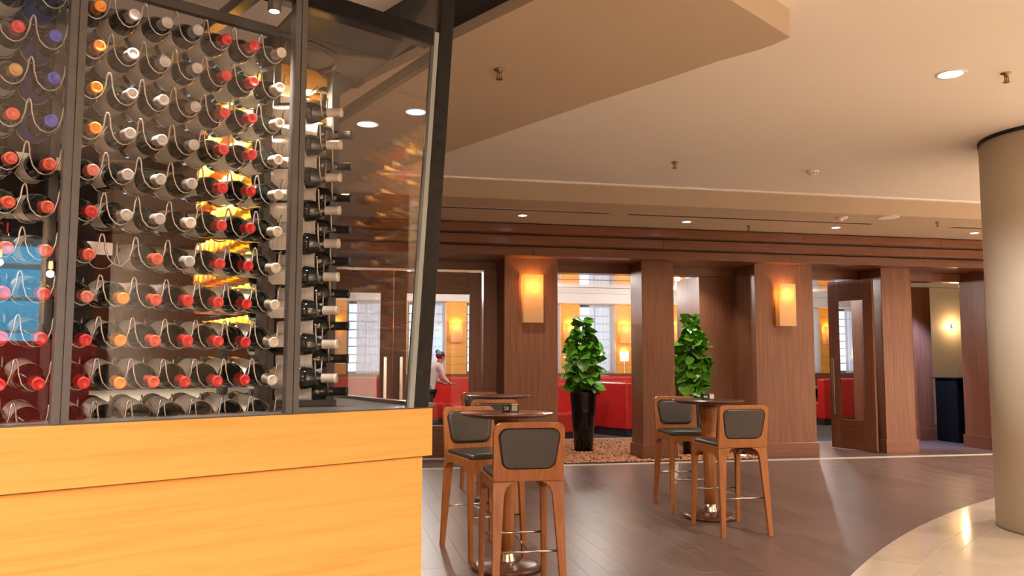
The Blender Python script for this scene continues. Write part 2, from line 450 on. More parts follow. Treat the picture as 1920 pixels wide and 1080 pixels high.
slab = [(0.05, 8.50)] + [p for p in slab if p] + [(-1.64, 8.50)]
so = MB().prism(slab, SOFF, CEIL - .0005).build('soffit', MAT['soffit']); tag(so, 'tan lowered ceiling slab with pointed corner over the wine case', 'soffit', kind='structure')
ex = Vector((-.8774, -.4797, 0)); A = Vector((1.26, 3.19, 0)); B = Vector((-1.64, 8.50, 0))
tag(MB().prism([(A.x - .002, A.y), (B.x - .002, B.y), (B.x + ex.x * .30, B.y + ex.y * .30), (A.x + ex.x * .30, A.y + ex.y * .30)], SOFF + .065, CEIL - .0005).build('trim_5', MAT['black']), 'black strip painted as the shade of a gap beside the lowered slab', 'trim', kind='structure')  # solid black strip stands in for the darkness of a gap

tag(MB().prism([(-1.5, 2.0), (.5, 3.1), (2.3, 1.5), (1.0, -.2), (-.5, -.5)], CEIL - .03, CEIL - .0005).build('reflection_darkener', MAT['roof_metal']), 'added dark ceiling panel that darkens the reflection in the case glass', 'panel', kind='structure')  # added out of view so the upper case glass mirrors something dark
# ------------------------------------------------------------------ structure: outer walls
tag(MB().box(-7.15, -9, 0, -7, 19.4, CEIL).build('wall_left', MAT['wall_brown']), 'brown plaster wall on the far side of the wine case', 'wall', kind='structure')
tag(MB().box(-7, -9.15, 0, 15, -9, CEIL).build('wall_rear', MAT['ceiling']), 'cream wall of the lobby behind', 'wall', kind='structure')
tag(MB().box(15, -9, 0, 15.15, 19.4, CEIL).build('wall_right', MAT['ceiling']), 'cream wall at the end of the lobby', 'wall', kind='structure')

# panelled wall: crown boards, header, pillars
cr = empty('trim_6', (0, 0, 0), label='stepped mahogany crown boards along the top of the wall', cat='trim', kind='structure')
for k, (y, z0, z1) in enumerate([(10.44, 3.075, 3.198), (10.62, 2.945, 3.075), (10.80, 2.815, 2.945)]):
    xs = [-7, -3.1, 0.4, 4.4, 8.4, 11.5, 15] if k % 2 else [-7, -1.0, 2.6, 6.45, 8.7, 12, 15]
    for i in range(len(xs) - 1):
        MB().box(xs[i] + .0012, y, z0, xs[i + 1] - .0012, y + .15 + (.9 if k == 2 else .25), z1 - .012).build('board', MAT['mahogany_h'], cr, bevel=.004)
    MB().box(-7, y + .03, z1 - .012, 15, y + .25, z1 + .001).build('shadow_groove', MAT['black'], cr)
tag(MB().box(-7, 11.70, 2.69, 15, 11.95, 2.816).build('trim_7', MAT['mahogany_h']), 'mahogany header beam over the openings', 'trim', kind='structure')
tag(MB().box(-7, 11.3, 2.95, 15, 12.2, LOW).build('wall_front', MAT['mahogany_h']), 'mahogany wall above the openings', 'wall', kind='structure')


def pillar(x0, x1, y0, y1, label, base=True, z=2.83, b=0.0):
    r = empty('pillar', ((x0 + x1) / 2, (y0 + y1) / 2, 0), label=label, cat='pillar', kind='structure')
    w, d = (x1 - x0) / 2, (y1 - y0) / 2
    MB().box(-w, -d, b, w, d, z).build('shaft', MAT['mahogany'], r, bevel=.004)
    if base: MB().box(-w - .022, -d - .022, b, w + .022, d + .022, .2).build('plinth', MAT['mahogany_h'], r, bevel=.004)
    return r


pillar(2.256, 3.020, YF, 11.70, 'mahogany pillar with lit sconce, nearest to the wine case')
pillar(4.262, 4.750, YF - .02, 11.56, 'slim mahogany pillar without lamp between the two potted plants', b=.013)
pillar(6.000, 6.945, YF - .08, 11.80, 'broad mahogany pillar with lit sconce left of the open door')
pillar(8.165, 8.680, YF, 11.66, 'slim mahogany pillar right of the open door leaf')
pillar(10.075, 11.0, YF, 11.74, 'broad mahogany pillar beside the round column')
pillar(5.47, 6.02, 11.80, 12.66, 'recessed dark mahogany wall block behind the second plant', base=False, z=2.7, b=.013)
pillar(9.20, 10.34, 12.76, 13.4, 'recessed mahogany wall panel under a cool spot beyond the open door', base=True, z=2.7)
pillar(2.06, 2.262, 11.66, 11.86, 'narrow mahogany jamb beside the double door', base=False, z=2.7)
pillar(-3.2, -0.52, YF, 11.86, 'mahogany wall left of the double door, seen through the case', z=2.83)
pillar(11.0, 15, YF + .02, 11.62, 'mahogany wall behind the round column', z=2.83)

# round column
rc = empty('column', (6.056, 5.828, 0), label='round beige plaster column standing on the marble', cat='column', kind='structure')
MB().lathe([(.6, 0.003), (.6, CEIL - .02)], 64).build('shaft', MAT['column'], rc)
MB().lathe([(.607, CEIL - .03), (.607, CEIL)], 64).build('shadow_ring', MAT['black'], rc)
MB().lathe([(.603, 0.003), (.603, .012)], 64).build('floor_joint', MAT['dark_metal'], rc)


# ------------------------------------------------------------------ doors
def door_leaf(name, loc, rz, w, label, hside, h=2.66, st=.18, both=False, bar=True):
    r = empty(name, loc, rz, label=label, cat='door', kind='structure')
    t = .024
    st_l = MB().box(0, -t, .02, st, t, h).build('stile', MAT['mahogany'], r, bevel=.003)
    st_r = MB().box(w - st, -t, .02, w, t, h).build('stile', MAT['mahogany'], r, bevel=.003)
    MB().box(st + .0005, -t, h - .32, w - st - .0005, t, h).build('top_rail', MAT['mahogany_h'], r, bevel=.003)
    MB().box(st + .0005, -t, .02, w - st - .0005, t, .47).build('bottom_rail', MAT['mahogany_h'], r, bevel=.003)
    MB().box(st, -.004, .47, w - st, .004, h - .32).build('glass_pane', MAT['door_pane'], r)
    MB().box(st, -t - .004, .466, w - st, -t + .004, .478).build('glazing_bead', MAT['chrome'], r)
    hx = (w - st * .6) if hside > 0 else st * .6
    hb = MB()
    for s in ((-1, 1) if both else (-1,)):
        hb.box(hx - .022, s * .075 - .012, .55, hx + .022, s * .075 + .012, 1.44)
        for z in (.68, 1.31): hb.box(hx - .01, min(s * .075, s * t), z - .012, hx + .01, max(s * .075, s * t), z + .012)
    if bar: hb.build('handle', MAT['chrome'], st_r if hside > 0 else st_l, bevel=.004)
    return r


door_leaf('door_1', (-.50, YB, 0), 0, 1.272, 'closed glazed mahogany door leaf seen through the side of the wine case', 1)
door_leaf('door_2', (.778, YB, 0), 0, 1.262, 'closed glazed mahogany door leaf beside the lit pillar', -1)
tag(MB().box(-.52, 11.66, 2.665, 2.06, 11.70, 2.69).build('trim_8', MAT['chrome']), 'metal strip over the double door', 'trim', kind='structure')
dx, dy = 7.79 - 8.06, 11.95 - 11.19
door_leaf('door_3', (8.06, 11.19, 0), math.atan2(dy, dx), .80, 'open glazed mahogany door leaf with tall bar handles', 1, st=.17, both=True)
door_leaf('door_4', (8.735, 11.22, 0), math.atan2(.79, .612), .80, 'mahogany door leaf folded open and seen edge on', 1, st=.17, bar=False)

# ------------------------------------------------------------------ dining room shell
YW = 19.0
tag(MB().box(-7, 11.95, 2.95, 15, 19.4, 3.05).build('ceiling', MAT['gloss_ceiling']), 'glossy pale dining room ceiling beyond the pillars', 'ceiling', kind='structure')
for y0 in (13.6, 15.3, 17.0):
    tag(MB().box(-7, y0, 2.944, 15, y0 + .012, 2.9499).build('trim_11', MAT['muntin']), 'thin dark joint across the glossy dining room ceiling', 'trim', kind='structure')
tag(MB().box(-7, 18.55, 2.72, 15, 19.0, 2.948).build('trim_9', MAT['white_plaster']), 'white cornice over the dining room windows', 'trim', kind='structure')
tag(MB().box(-7, 18.86, 0, 15, 19.1, 1.06).build('trim_10', MAT['mahogany_h']), 'mahogany wainscot below the dining room windows', 'trim', kind='structure')
bw = empty('wall_back', (0, YW, 0), label='amber wall piers between the dining room windows', cat='wall', kind='structure')
XP = [2.70 + 1.372 * k for k in range(-6, 9)]
for xp in XP:
    MB().box(xp - .25, -.06, 1.06, xp + .25, .3, 2.72).build('pier', MAT['orange_wall'], bw, bevel=.004)
    for zz in (1.27, 1.46): MB().box(xp - .251, -.064, zz, xp + .251, -.058, zz + .006).build('groove', MAT['mahogany_h'], bw)
wi = 0
CARD = ['first', 'second', 'third', 'fourth', 'fifth', 'sixth', 'seventh', 'eighth', 'ninth', 'tenth', 'eleventh', 'twelfth', 'thirteenth', 'fourteenth', 'fifteenth']
for k in range(len(XP) - 1):
    x0, x1 = XP[k] + .25, XP[k + 1] - .25
    if x1 < -3.5: continue
    wi += 1
    r = empty('window_%d' % wi, ((x0 + x1) / 2, YW + .16, 0), label='tall gridded daylight window number %d along the dining room' % wi, cat='window', kind='structure')
    w = (x1 - x0) / 2
    MB().box(-w, -.02, 1.06, -w + .05, .02, 2.72).box(w - .05, -.02, 1.06, w, .02, 2.72).box(-w + .05, -.02, 1.06, w - .05, .02, 1.12).box(-w + .05, -.02, 2.66, w - .05, .02, 2.72).build('window_frame', MAT['muntin'], r)
    mt = MB().box(-.012, -.012, 1.12, .012, .012, 2.66)
    for z in [1.12 + .19 * q for q in range(1, 8)]: mt.box(-w + .05, -.012, z - .01, w - .05, .012, z + .01)
    mt.build('muntin', MAT['muntin'], r)
    MB().box(-w + .05, .013, 1.12, w - .05, .017, 2.66).build('glass_pane', MAT['door_pane'], r)
    # sheer curtain on part of the window
    pts = []; n = 34; a0 = x0 + .22; a1 = x1 + .02
    loops = []
    for z in (1.07, 1.6, 2.2, 2.70):
        loops.append([(a0 + (a1 - a0) * q / n, YW - .10 + .028 * sin(q * 1.9) + .012 * sin(q * .7 + k), z) for q in range(n + 1)])
    c = MB().loft(loops, cap=False, closed=False).build('curtain', MAT['sheer'])
    tag(c, 'white sheer curtain on the %s dining room window from the left' % (CARD[wi - 1]), 'curtain', 'sheer dining room curtains')
tag(MB().box(-7, 19.4, 0, 15, 19.5, 1.06).build('wall_back', MAT['muntin']), 'outside parapet below the windows', 'wall', kind='structure')
tag(MB().box(-7, 19.1, 2.72, 15, 19.5, 3.05).build('wall_back', MAT['white_plaster']), 'wall above the windows', 'wall', kind='structure')
tag(MB().box(11.95, 15.6, 0, 15, 15.8, 2.95).build('wall_side', MAT['beige_panel']), 'beige stone wall behind the black buffet counter', 'wall', kind='structure')


# ------------------------------------------------------------------ lights as things
def downlight(x, y, z, label, power, cool=False, rad=.085, group=None, col=WARM, angle=140):
    r = empty('downlight', (x, y, z), label=label, cat='downlight', group=group)
    ring_ = MB().lathe([(rad, -.002), (rad * 1.0, -.006), (rad * .80, -.006), (rad * .78, -.001)], 28, cap=False).build('trim_ring', MAT['white'], r)
    MB().lathe([(rad * .79, -.0035), (rad * .4, -.0045)], 24).build('lens', MAT['lens_cool' if cool else 'lens'], ring_)
    if angle > 162: lamp('POINT', 'lamp', (0, 0, -.16), power, col, r, size=.03)
    else: lamp('SPOT', 'lamp', (0, 0, -.02), power, col, r, size=.012, angle=angle, blend=.7)
    return r


downlight(4.02, 4.67, CEIL, 'round recessed downlight in the main ceiling near the column', P_MAIN * 1.2, rad=.095)
COOL = (0.9, 0.94, 1.0)
for i, (x, lab) in enumerate([(2.236, 'small recessed downlight above the pillar nearest the case'), (4.426, 'small recessed downlight above the slim pillar between the plants'),
                              (6.597, 'small recessed downlight above the broad sconce pillar'), (8.781, 'small recessed downlight above the last pillars, next to the column')]):
    downlight(x, 9.89, LOW, lab, P_LOW, cool=i in (0, 1, 2), rad=.065, col=(1.0, .88, .76))
downlight(.19, 6.16, SOFF, 'recessed downlight in the tan slab seen through the case, the left one', P_MAIN * .5, rad=.09)
downlight(.52, 5.77, SOFF, 'recessed downlight in the tan slab seen through the case, the right one', P_MAIN * .5, cool=True, rad=.085)
downlight(.06, 9.3, LOW, 'small recessed downlight low behind the case corner post', P_LOW, rad=.065)
# unseen lobby lamps added to brighten the room, behind and beside the camera (same round fittings)
k = 0
for (x, y, q_) in [(6.2, -1.0, .5), (9.8, 2.5, .45), (10.2, 7.3, .45), (4.5, -3.8, 1.2), (8.5, -3.5, 1.1), (12.2, 1.0, .5), (12.6, 5, .5), (1.2, -3.2, 1.0), (-1.8, -2.5, .5), (6.5, -6.5, 1.2), (1.5, -6.0, 1.2), (-3.5, .5, .5)]:
    k += 1
    downlight(x, y, CEIL, 'added wide fill downlight outside the picture', P_LOBBY_FILL * q_, rad=.12, group='added lobby downlights', angle=160)
# dining room lamps
for x_ in (3.66, 5.15): lamp('SPOT', 'bed_spot', (x_, 11.35, 2.80), 30, WARM, None, aim=(x_, 11.9, 0.5), size=.04, angle=110)
di = 0
for x in (1.4, 4.2, 7.2, 10.2):
    for y in (13.4, 16.6):
        di += 1
        downlight(x, y, 2.934, 'small dining room ceiling light, %s pair from the left, %s' % (CARD[(di - 1) // 2], 'near row' if di % 2 else 'far row'), P_DINE, rad=.07, group='dining room ceiling lights', angle=165)
lamp('SPOT', 'cool_spot', (9.65, 12.05, 2.66), 260, (.30, .44, 1.0), None, aim=(9.72, 12.72, 0.7), size=.04, angle=82)


def sconce(x, y, z, w, h, label, power, group=None):
    r = empty('wall_sconce', (x, y, z), label=label, cat='sconce', group=group)
    d = w * .45; t = .004
    MB().box(-w / 2, -d, -h / 2, w / 2, -d + t, h / 2).box(-w / 2, -d + t, -h / 2, -w / 2 + t, -.012, h / 2).box(w / 2 - t, -d + t, -h / 2, w / 2, -.012, h / 2).build('shade', MAT['shade'], r)
    MB().box(-w * .3, -.012, -h * .4, w * .3, -.001, h * .4).build('back_plate', MAT['white'], r)
    MB().lathe([(.004, h * .16), (.022, h * .18), (.026, h * .22), (.014, h * .26), (.003, h * .27)], 12, mat=Matrix.Translation((0, -d * .5, 0))).build('bulb', MAT['bulb'], r)
    lamp('POINT', 'lamp', (0, -d * .5, h * .30), power, (1.0, .56, .20), r, size=.02)
    return r


sconce(2.64, YF, 2.245, .285, .665, 'glowing parchment wall sconce on the pillar nearest the case', P_SCONCE)
sconce(6.455, YF - .08, 2.21, .27, .62, 'glowing parchment wall sconce on the broad pillar by the open door', P_SCONCE)
names = {0: 'behind the closed double door', 2: 'behind the potted plant', 3: 'above the white table lamp by the slim pillar', 7: 'beside the open door leaf'}
for kk, xp in enumerate(XP):
    i = kk - 6
    if i < -2 or i > 7: continue
    sconce(xp, YW - .06, 2.02, .26, .46, 'amber sconce on a dining room pier ' + names.get(i, 'between sheer curtains, %s pier from the left' % CARD[max(0, i + 2)]), P_SCONCE * .8, None if i in names else 'dining room pier sconces')


def table_lamp(x, label):
    r = empty('table_lamp', (x, 18.93, 1.06), label=label, cat='lamp')
    MB().lathe([(.06, 0), (.06, .012), (.012, .02), (.010, .34)], 16).build('stand', MAT['chrome'], r)
    MB().lathe([(.105, .30), (.105, .52)], 24, cap=False).build('lamp_shade', MAT['lamp_shade'], r)
    MB().lathe([(.005, .36), (.03, .40), (.03, .43), (.005, .46)], 12).build('bulb', MAT['lens'], r)
    lamp('POINT', 'lamp', (0, 0, .49), 5, (1, .82, .58), r, size=.02)


table_lamp(6.80, 'white table lamp on the ledge left of the slim pillar')
table_lamp(13.05, 'white table lamp on the ledge seen through the open door leaf')


# ceiling fittings
def sprinkler(x, y, z, label):
    r = empty('sprinkler', (x, y, z), label=label, cat='sprinkler')
    MB().lathe([(.034, 0), (.034, -.004), (.014, -.010), (.012, -.022)], 16).build('escutcheon', MAT['brass'], r)
    MB().box(-.016, -.004, -.055, -.012, .004, -.015).box(.012, -.004, -.055, .016, .004, -.015).box(-.016, -.004, -.058, .016, .004, -.052).build('yoke', MAT['brass'], r)
    MB().lathe([(.004, -.05), (.004, -.02)], 8).build('bulb', MAT['led_red'] if False else MAT['brass'], r)
    MB().lathe([(.022, -.064), (.022, -.060)], 16).build('deflector', MAT['brass'], r)


sprinkler(.938, 4.796, SOFF, 'brass sprinkler head under the tan slab')
sprinkler(3.203, 7.414, CEIL, 'small brass sprinkler head in the middle of the main ceiling')
sprinkler(4.373, 4.579, CEIL, 'brass sprinkler head beside the main downlight')
sprinkler(5.379, 10.027, LOW, 'tiny sprinkler head above the slim pillar')
sprinkler(7.62, 9.2, LOW, 'tiny sprinkler head next to the last slot vent')
sd_ = empty('smoke_detector', (4.728, 7.452, CEIL), label='cream dome smoke detector on the main ceiling', cat='detector')
MB().lathe([(.062, 0), (.062, -.016), (.05, -.022), (.046, -.034), (.03, -.046), (.012, -.05)], 24).build('housing', MAT['ceiling'], sd_)
MB().box(-.02, -.047, -.036, -.006, -.04, -.028).box(.006, -.047, -.036, .02, -.04, -.028).build('sensor_slot', MAT['black'], sd_)
sd_ = empty('smoke_detector', (6.189, 9.143, LOW), label='flat detector with a glowing red light on the lower ceiling', cat='detector')
MB().lathe([(.075, 0), (.075, -.012), (.055, -.024), (.02, -.03)], 24).build('housing', MAT['white'], sd_)
MB().lathe([(.016, -.026), (.014, -.040), (.004, -.043)], 12).build('indicator', MAT['led_red'], sd_)
sp_ = empty('ceiling_speaker', (6.765, 9.027, LOW), label='round white flush speaker on the lower ceiling', cat='speaker')
MB().lathe([(.13, 0), (.13, -.006), (.12, -.009)], 32).build('grille', MAT['ceiling'], sp_)
for x0, x1, lab in [(.9, 3.26, 'slot air vent nearest the wine case'), (3.49, 6.90, 'long slot air vent in the middle of the lower ceiling'), (8.09, 10.6, 'slot air vent behind the round column')]:
    r = empty('slot_vent', ((x0 + x1) / 2, 9.53, LOW), label='dark ' + lab, cat='vent'); w = (x1 - x0) / 2
    MB().box(-w, -.05, -.004, w, -.04, 0).box(-w, .04, -.004, w, .05, 0).box(-w, -.04, -.004, -w + .01, .04, 0).box(w - .01, -.04, -.004, w, .04, 0).build('frame', MAT['bulk'], r)
    MB().box(-w + .01, -.04, -.002, w - .01, .04, -.0006).build('slot', MAT['black'], r)
    MB().box(-w + .01, -.006, -.004, w - .01, .006, -.002).build('blade', MAT['dark_metal'], r)

# ------------------------------------------------------------------ the wine case
FX = Vector((sin(radians(61)), cos(radians(61)), 0)); NX = Vector((cos(radians(61)), -sin(radians(61)), 0))
SX = Vector((sin(radians(-21.5)), cos(radians(-21.5)), 0)); MX = Vector((cos(radians(-21.5)), -sin(radians(-21.5)), 0))
K = Vector((.318, 2.769, 0)); UP = Vector((0, 0, 1))
ZB, ZS, ZT = 1.258, 1.098, 2.52


def fp(t, off, z): return K + FX * t - NX * off + UP * z       # point in the front frame: along the front, behind the glass, height
def spt(s, off, z): return K + SX * s - MX * off + UP * z      # point in the side frame


FM = axes(FX, -NX, UP, K)       # local x along front, local y into the case
SM = axes(SX, -MX, UP, K)
case = empty('wine_case', (K.x, K.y, 0), label='tall glazed wine case on a honey maple base', cat='wine case')


def cpart(mb, name, mat, bevel=0.0, parent=case):
    inv = Matrix.Translation((-K.x, -K.y, 0))
    mb.v = [inv @ v for v in mb.v]
    return mb.build(name, mat, parent, bevel)


def flat(*pp): return [(p.x, p.y) for p in pp]


TL = -3.4
bt = MB().prism(flat(fp(TL, 0, 0), fp(0, 0, 0), spt(2.2, 0, 0), spt(2.2, 0, 0) + FX * TL), ZS, ZB - .004)
cpart(bt, 'upper_panel', MAT['maple'], .002)
bt = MB().prism(flat(fp(TL, .022, 0), fp(-.024, .022, 0), spt(2.2, .02, 0), spt(2.2, .02, 0) + FX * TL), 0, ZS - .004)
cpart(bt, 'lower_panel', MAT['maple'], .002)
cpart(MB().prism(flat(fp(TL, .028, 0), fp(-.03, .028, 0), spt(2.2, .03, 0), spt(2.2, .03, 0) + FX * TL), ZS - .004, ZS), 'shadow_joint', MAT['black'])
cpart(MB().prism(flat(fp(TL, .004, 0), fp(-.004, .004, 0), spt(2.2, .004, 0), spt(2.2, .004, 0) + FX * TL), ZB - .004, ZB), 'sill_top', MAT['grey_metal'])
# glass: two front sheets butting at the first mullion, one at the corner, one along the side
for a, b in ((TL, -1.123), (-1.121, -.507), (-.505, -.055)):
    if b < -.1:
        cpart(MB().box(a, .004, ZB, b, .012, 2.98, FM), 'front_glass', MAT['pane'])
    else:
        q = MB()
        v0 = [fp(a, .004, ZB), fp(b - .01, .004, ZB), fp(b + .105, .004, 2.98), fp(a, .004, 2.98)]
        v1 = [p - NX * .008 for p in v0]
        q.add(v0 + v1, [(0, 1, 2, 3), (7, 6, 5, 4), (0, 4, 5, 1), (1, 5, 6, 2), (2, 6, 7, 3), (3, 7, 4, 0)])
        cpart(q, 'front_glass', MAT['pane'])
v0 = [spt(.03, .02, ZB), spt(1.9, .02, ZB), spt(1.9, -.05, 2.53), spt(.03, -.05, 2.53)]
v1 = [p - MX * .008 for p in v0]
cpart(MB().add(v0 + v1, [(0, 1, 2, 3), (7, 6, 5, 4), (0, 4, 5, 1), (1, 5, 6, 2), (2, 6, 7, 3), (3, 7, 4, 0)]), 'side_glass', MAT['side_pane'])
# mullions (double profile)
for t in (-1.121, -.506, -1.75):
    m = MB().box(t - .019, -.002, ZB, t - .0015, .03, 2.62, FM).box(t + .0015, -.002, ZB, t + .019, .03, 2.62, FM).box(t - .0015, .006, ZB, t + .0015, .03, 2.62, FM)
    cpart(m, 'mullion', MAT['grey_metal'])
# leaning corner post and its glass edge
def slanted(t0, t1, lean, o0, o1, z0=ZB, z1=3.0):
    def dt(z): return lean * (z - 1.257)
    v = [fp(t0 + dt(z), o, z) for z in (z0, z1) for o in (o0, o1)] + [fp(t1 + dt(z), o, z) for z in (z0, z1) for o in (o0, o1)]
    return MB().add(v, [(0, 1, 3, 2), (4, 6, 7, 5), (0, 4, 5, 1), (2, 3, 7, 6), (0, 2, 6, 4), (1, 5, 7, 3)])
cpart(slanted(-.078, -.020, .068, -.006, .05, ZB, 3.02), 'corner_post', MAT['black_metal'], .003)
cpart(slanted(-.096, -.079, .068, -.004, .014, ZB, 2.55), 'glass_edge', MAT['glass_edge'])
# top frame: front beam, side rail, cross bars, roof panels
cpart(MB().box(TL, .002, 2.505, -.01, .055, 2.565, FM), 'front_beam', MAT['black_metal'], .002)
cpart(MB().box(0.02, -.045, 2.475, 2.1, -.015, 2.515, SM), 'side_rail', MAT['dark_metal'], .002)
cpart(MB().box(0.0, -.01, ZB, 1.95, .03, ZB + .012, SM), 'side_sill', MAT['chrome'])
for t in (-.62, -1.25, -1.9):
    cpart(MB().box(t - .02, .05, 2.52, t + .02, 1.3, 2.555, FM), 'cross_bar', MAT['dark_metal'], .002)
rp = [spt(.02, .0, 0), spt(.12, .42, 0), spt(.75, .42, 0), spt(.66, .0, 0)]
cpart(MB().prism(flat(spt(.06, .01, 0), spt(.02, .46, 0), spt(.30, .46, 0), spt(.35, .01, 0)), 2.560, 2.575), 'roof_panel', MAT['roof_metal'])
cpart(MB().prism(flat(spt(.354, .01, 0), spt(.304, .46, 0), spt(.62, .46, 0), spt(.66, .01, 0)), 2.560, 2.575), 'roof_panel', MAT['roof_metal'])
cpart(MB().prism(flat(spt(.70, .01, 0), spt(.66, .9, 0), spt(1.0, .9, 0), spt(1.02, .01, 0)), 2.560, 2.575), 'roof_panel', MAT['roof_metal'])
cpart(MB().prism(flat(spt(1.024, .01, 0), spt(1.004, .9, 0), spt(2.1, .9, 0), spt(2.1, .01, 0)), 2.560, 2.575), 'roof_panel', MAT['roof_metal'])
cpart(MB().box(.62, 0, 2.545, .70, .9, 2.585, SM), 'cross_bar', MAT['dark_metal'])
# inner partition behind the front rack
cpart(MB().box(TL, .62, ZB, -.905, .66, 2.53, FM), 'partition', MAT['black_metal'])
cpart(MB().box(TL, 1.9, 0, -1.6, 1.95, 2.53, FM), 'partition', MAT['roof_metal'])

# ------------------------------------------------------------------ bottles
NB = 20
PROF = [(.0005, .004), (.030, .0), (.0365, .004), (.0375, .012), (.0375, .188), (.0365, .200), (.0325, .215), (.0245, .230), (.0180, .240), (.0150, .252), (.0142, .262), (.0138, .29)]
bm_dark = MB().lathe(PROF, NB).mesh('wine_bottle', MAT['bottle'])
BM = {'dark': bm_dark}
for kx in ('white_wine', 'gold_wine', 'rose_wine'):
    me = bm_dark.copy(); me.materials.clear(); me.materials.append(MAT[kx]); BM[kx] = me
cap_prof = [(.0150, .244), (.0152, .250), (.0152, .292), (.0162, .293), (.0162, .299), (.0152, .302), (.0105, .3022), (.0095, .3005), (.003, .3005)]
CM = {}
cm0 = MB().lathe(cap_prof, 16).mesh('capsule', MAT['cap_red'])
for kx in CAPS:
    me = cm0.copy(); me.materials.clear(); me.materials.append(MAT['cap_' + kx]); CM[kx] = me


def band(z0, z1, arc, r=.0380):
    n = 18; lo = [[(r * cos(arc * (i / n - .5)), r * sin(arc * (i / n - .5)), z) for i in range(n + 1)] for z in (z0, z1)]
    return MB().loft(lo, cap=False, closed=False)
LM = {'paper': band(.060, .184, radians(260)).mesh('label', MAT['label']), 'blue': band(.06, .184, radians(260)).mesh('label', MAT['label_blue'])}


def bottle(base, axis, roll, body, cap, lab, label, group, scale=1.0):
    axis = axis.normalized(); side = axis.cross(UP).normalized(); up = side.cross(axis)
    m = axes(side, up, axis, base) @ Matrix.Rotation(roll, 4, 'Z') @ Matrix.Scale(scale, 4)
    o = bpy.data.objects.new('wine_bottle', BM[body]); link(o); o.matrix_world = m
    tag(o, label, 'bottle', group)
    shared('capsule', CM[cap], o)
    if lab: shared('label', LM[lab], o)
    return o


ORD = ['top', 'second', 'third', 'fourth', 'fifth', 'sixth', 'seventh', 'eighth', 'ninth', 'tenth', 'bottom']
CORD = ['first', 'second', 'third', 'fourth', 'fifth', 'sixth', 'seventh', 'eighth', 'ninth']
CAPROWS = [  # nine columns from the left, rows from the top
    'red blue orange grey grey grey red red white', 'red blue orange grey grey grey red red white', 'gold blue orange grey grey grey red red white',
    'coral blue orange grey grey grey red red white', 'coral coral pink grey grey grey red red white', 'coral coral red grey grey white red red white',
    'coral coral coral - coral grey red red white', 'red red pink orange coral red red red white', 'red red red orange coral red red red white',
    'red red red orange coral red red red white', 'red red red grey grey red red red grey']
COLT = [-1.240, -1.154, -1.050, -.9625, -.8755, -.788, -.7005, -.6145, -.5275]
ROWZ = [2.372 - .1132 * i for i in range(11)]
TILT = .12
rack = empty('wine_rack', (K.x, K.y, 0), label='steel wire wine rack behind the front glass', cat='wine rack')
# wire cradle: neck wave in front, body wave behind
wv = [(-.0435, .056), (-.0405, .054), (-.0375, .044), (-.035, .018), (-.027, -.008), (-.013, -.023), (0, -.027), (.013, -.023), (.027, -.008), (.035, .018), (.0375, .044), (.0405, .054), (.0435, .056)]
wb = [(-.0437, .040), (-.0432, .030), (-.0425, .004), (-.036, -.023), (-.019, -.040), (0, -.0440), (.019, -.040), (.036, -.023), (.0425, .004), (.0432, .030), (.0437, .040)]
cw = MB().tube([(a, -.238, b + .008) for a, b in wv], .0026, 6).tube([(a, -.060, b + .030) for a, b in wb], .0024, 6)
cradle_me = cw.mesh('wire_cradle', MAT['wire'])


def rack_cradle(P, ang, par):
    o = shared('wire_cradle', cradle_me, par, P - Vector((K.x, K.y, 0)), (0, 0, ang)); return o


ang_front = math.atan2(FX.y, FX.x)
for i, row in enumerate(CAPROWS):
    cs = row.split()
    for j in range(9):
        if cs[j] == '-':
            rack_cradle(fp(COLT[j], .385, ROWZ[i]), ang_front, rack); continue
        rack_cradle(fp(COLT[j], .385, ROWZ[i]), ang_front, rack)
        body = 'dark'
        lab = 'blue' if cs[j] == 'blue' else 'paper'
        ct = {'white': 'cream', 'blue': 'blue screw', 'gold': 'dull gold'}.get(cs[j], cs[j])
        place = ('%s from left in %s row of the front rack' % (CORD[j], ORD[i]))
        bottle(fp(COLT[j] + random.uniform(-.001, .001), .385 + random.uniform(-.004, .006), ROWZ[i] + TILT * .30), NX - UP * (TILT + random.uniform(-.005, .005)), random.uniform(-.8, .8) + (pi / 2 if i > 6 else -pi / 2 if i < 4 else random.choice((-1.3, 1.3))), body, cs[j], lab,
               '%s capped dark bottle, %s' % (ct, place), 'bottles in the front wire rack')
for j in (0, 1):     # one more bottle above in the two columns left of the mullion
    rack_cradle(fp(COLT[j], .385, ROWZ[0] + .113), ang_front, rack)
    bottle(fp(COLT[j], .385, ROWZ[0] + .113 + TILT * .3), NX - UP * TILT, -pi / 2, 'dark', 'blue' if j else 'red', 'blue' if j else 'paper',
           'dark bottle with %s label cut off by the top edge, left of the mullion' % ('blue' if j else 'white'), 'bottles in the front wire rack')
# rack frame
def rpart(mb, name, mat): 
    inv = Matrix.Translation((-K.x, -K.y, 0)); mb.v = [inv @ v for v in mb.v]; return mb.build(name, mat, rack)
for t in (-.468, -1.10, -1.9):
    rpart(MB().box(t - .012, .30, ZB, t + .012, .335, 2.50, FM), 'upright', MAT['dark_metal'])
rpart(MB().box(-.440, .33, ZB, -.416, .365, 2.45, FM), 'upright', MAT['dark_metal'])
rpart(MB().box(-.235, .30, ZB, -.205, .34, 2.44, FM), 'upright', MAT['dark_metal'])
rpart(MB().box(-2.4, .17, 2.455, -.50, .195, 2.485, FM), 'top_rail', MAT['dark_metal'])
rpart(MB().box(-2.4, .31, 2.435, -.45, .335, 2.46, FM), 'top_rail', MAT['wire'])
arc = [fp(-.50, .1825, 2.47), fp(-.42, .185, 2.47), fp(-.34, .20, 2.47), fp(-.27, .235, 2.47), fp(-.225, .285, 2.47), fp(-.205, .35, 2.47), fp(-.215, .42, 2.47), fp(-.235, .47, 2.47)]
rpart(MB().tube(arc, .012, 8), 'curved_rail', MAT['dark_metal'])
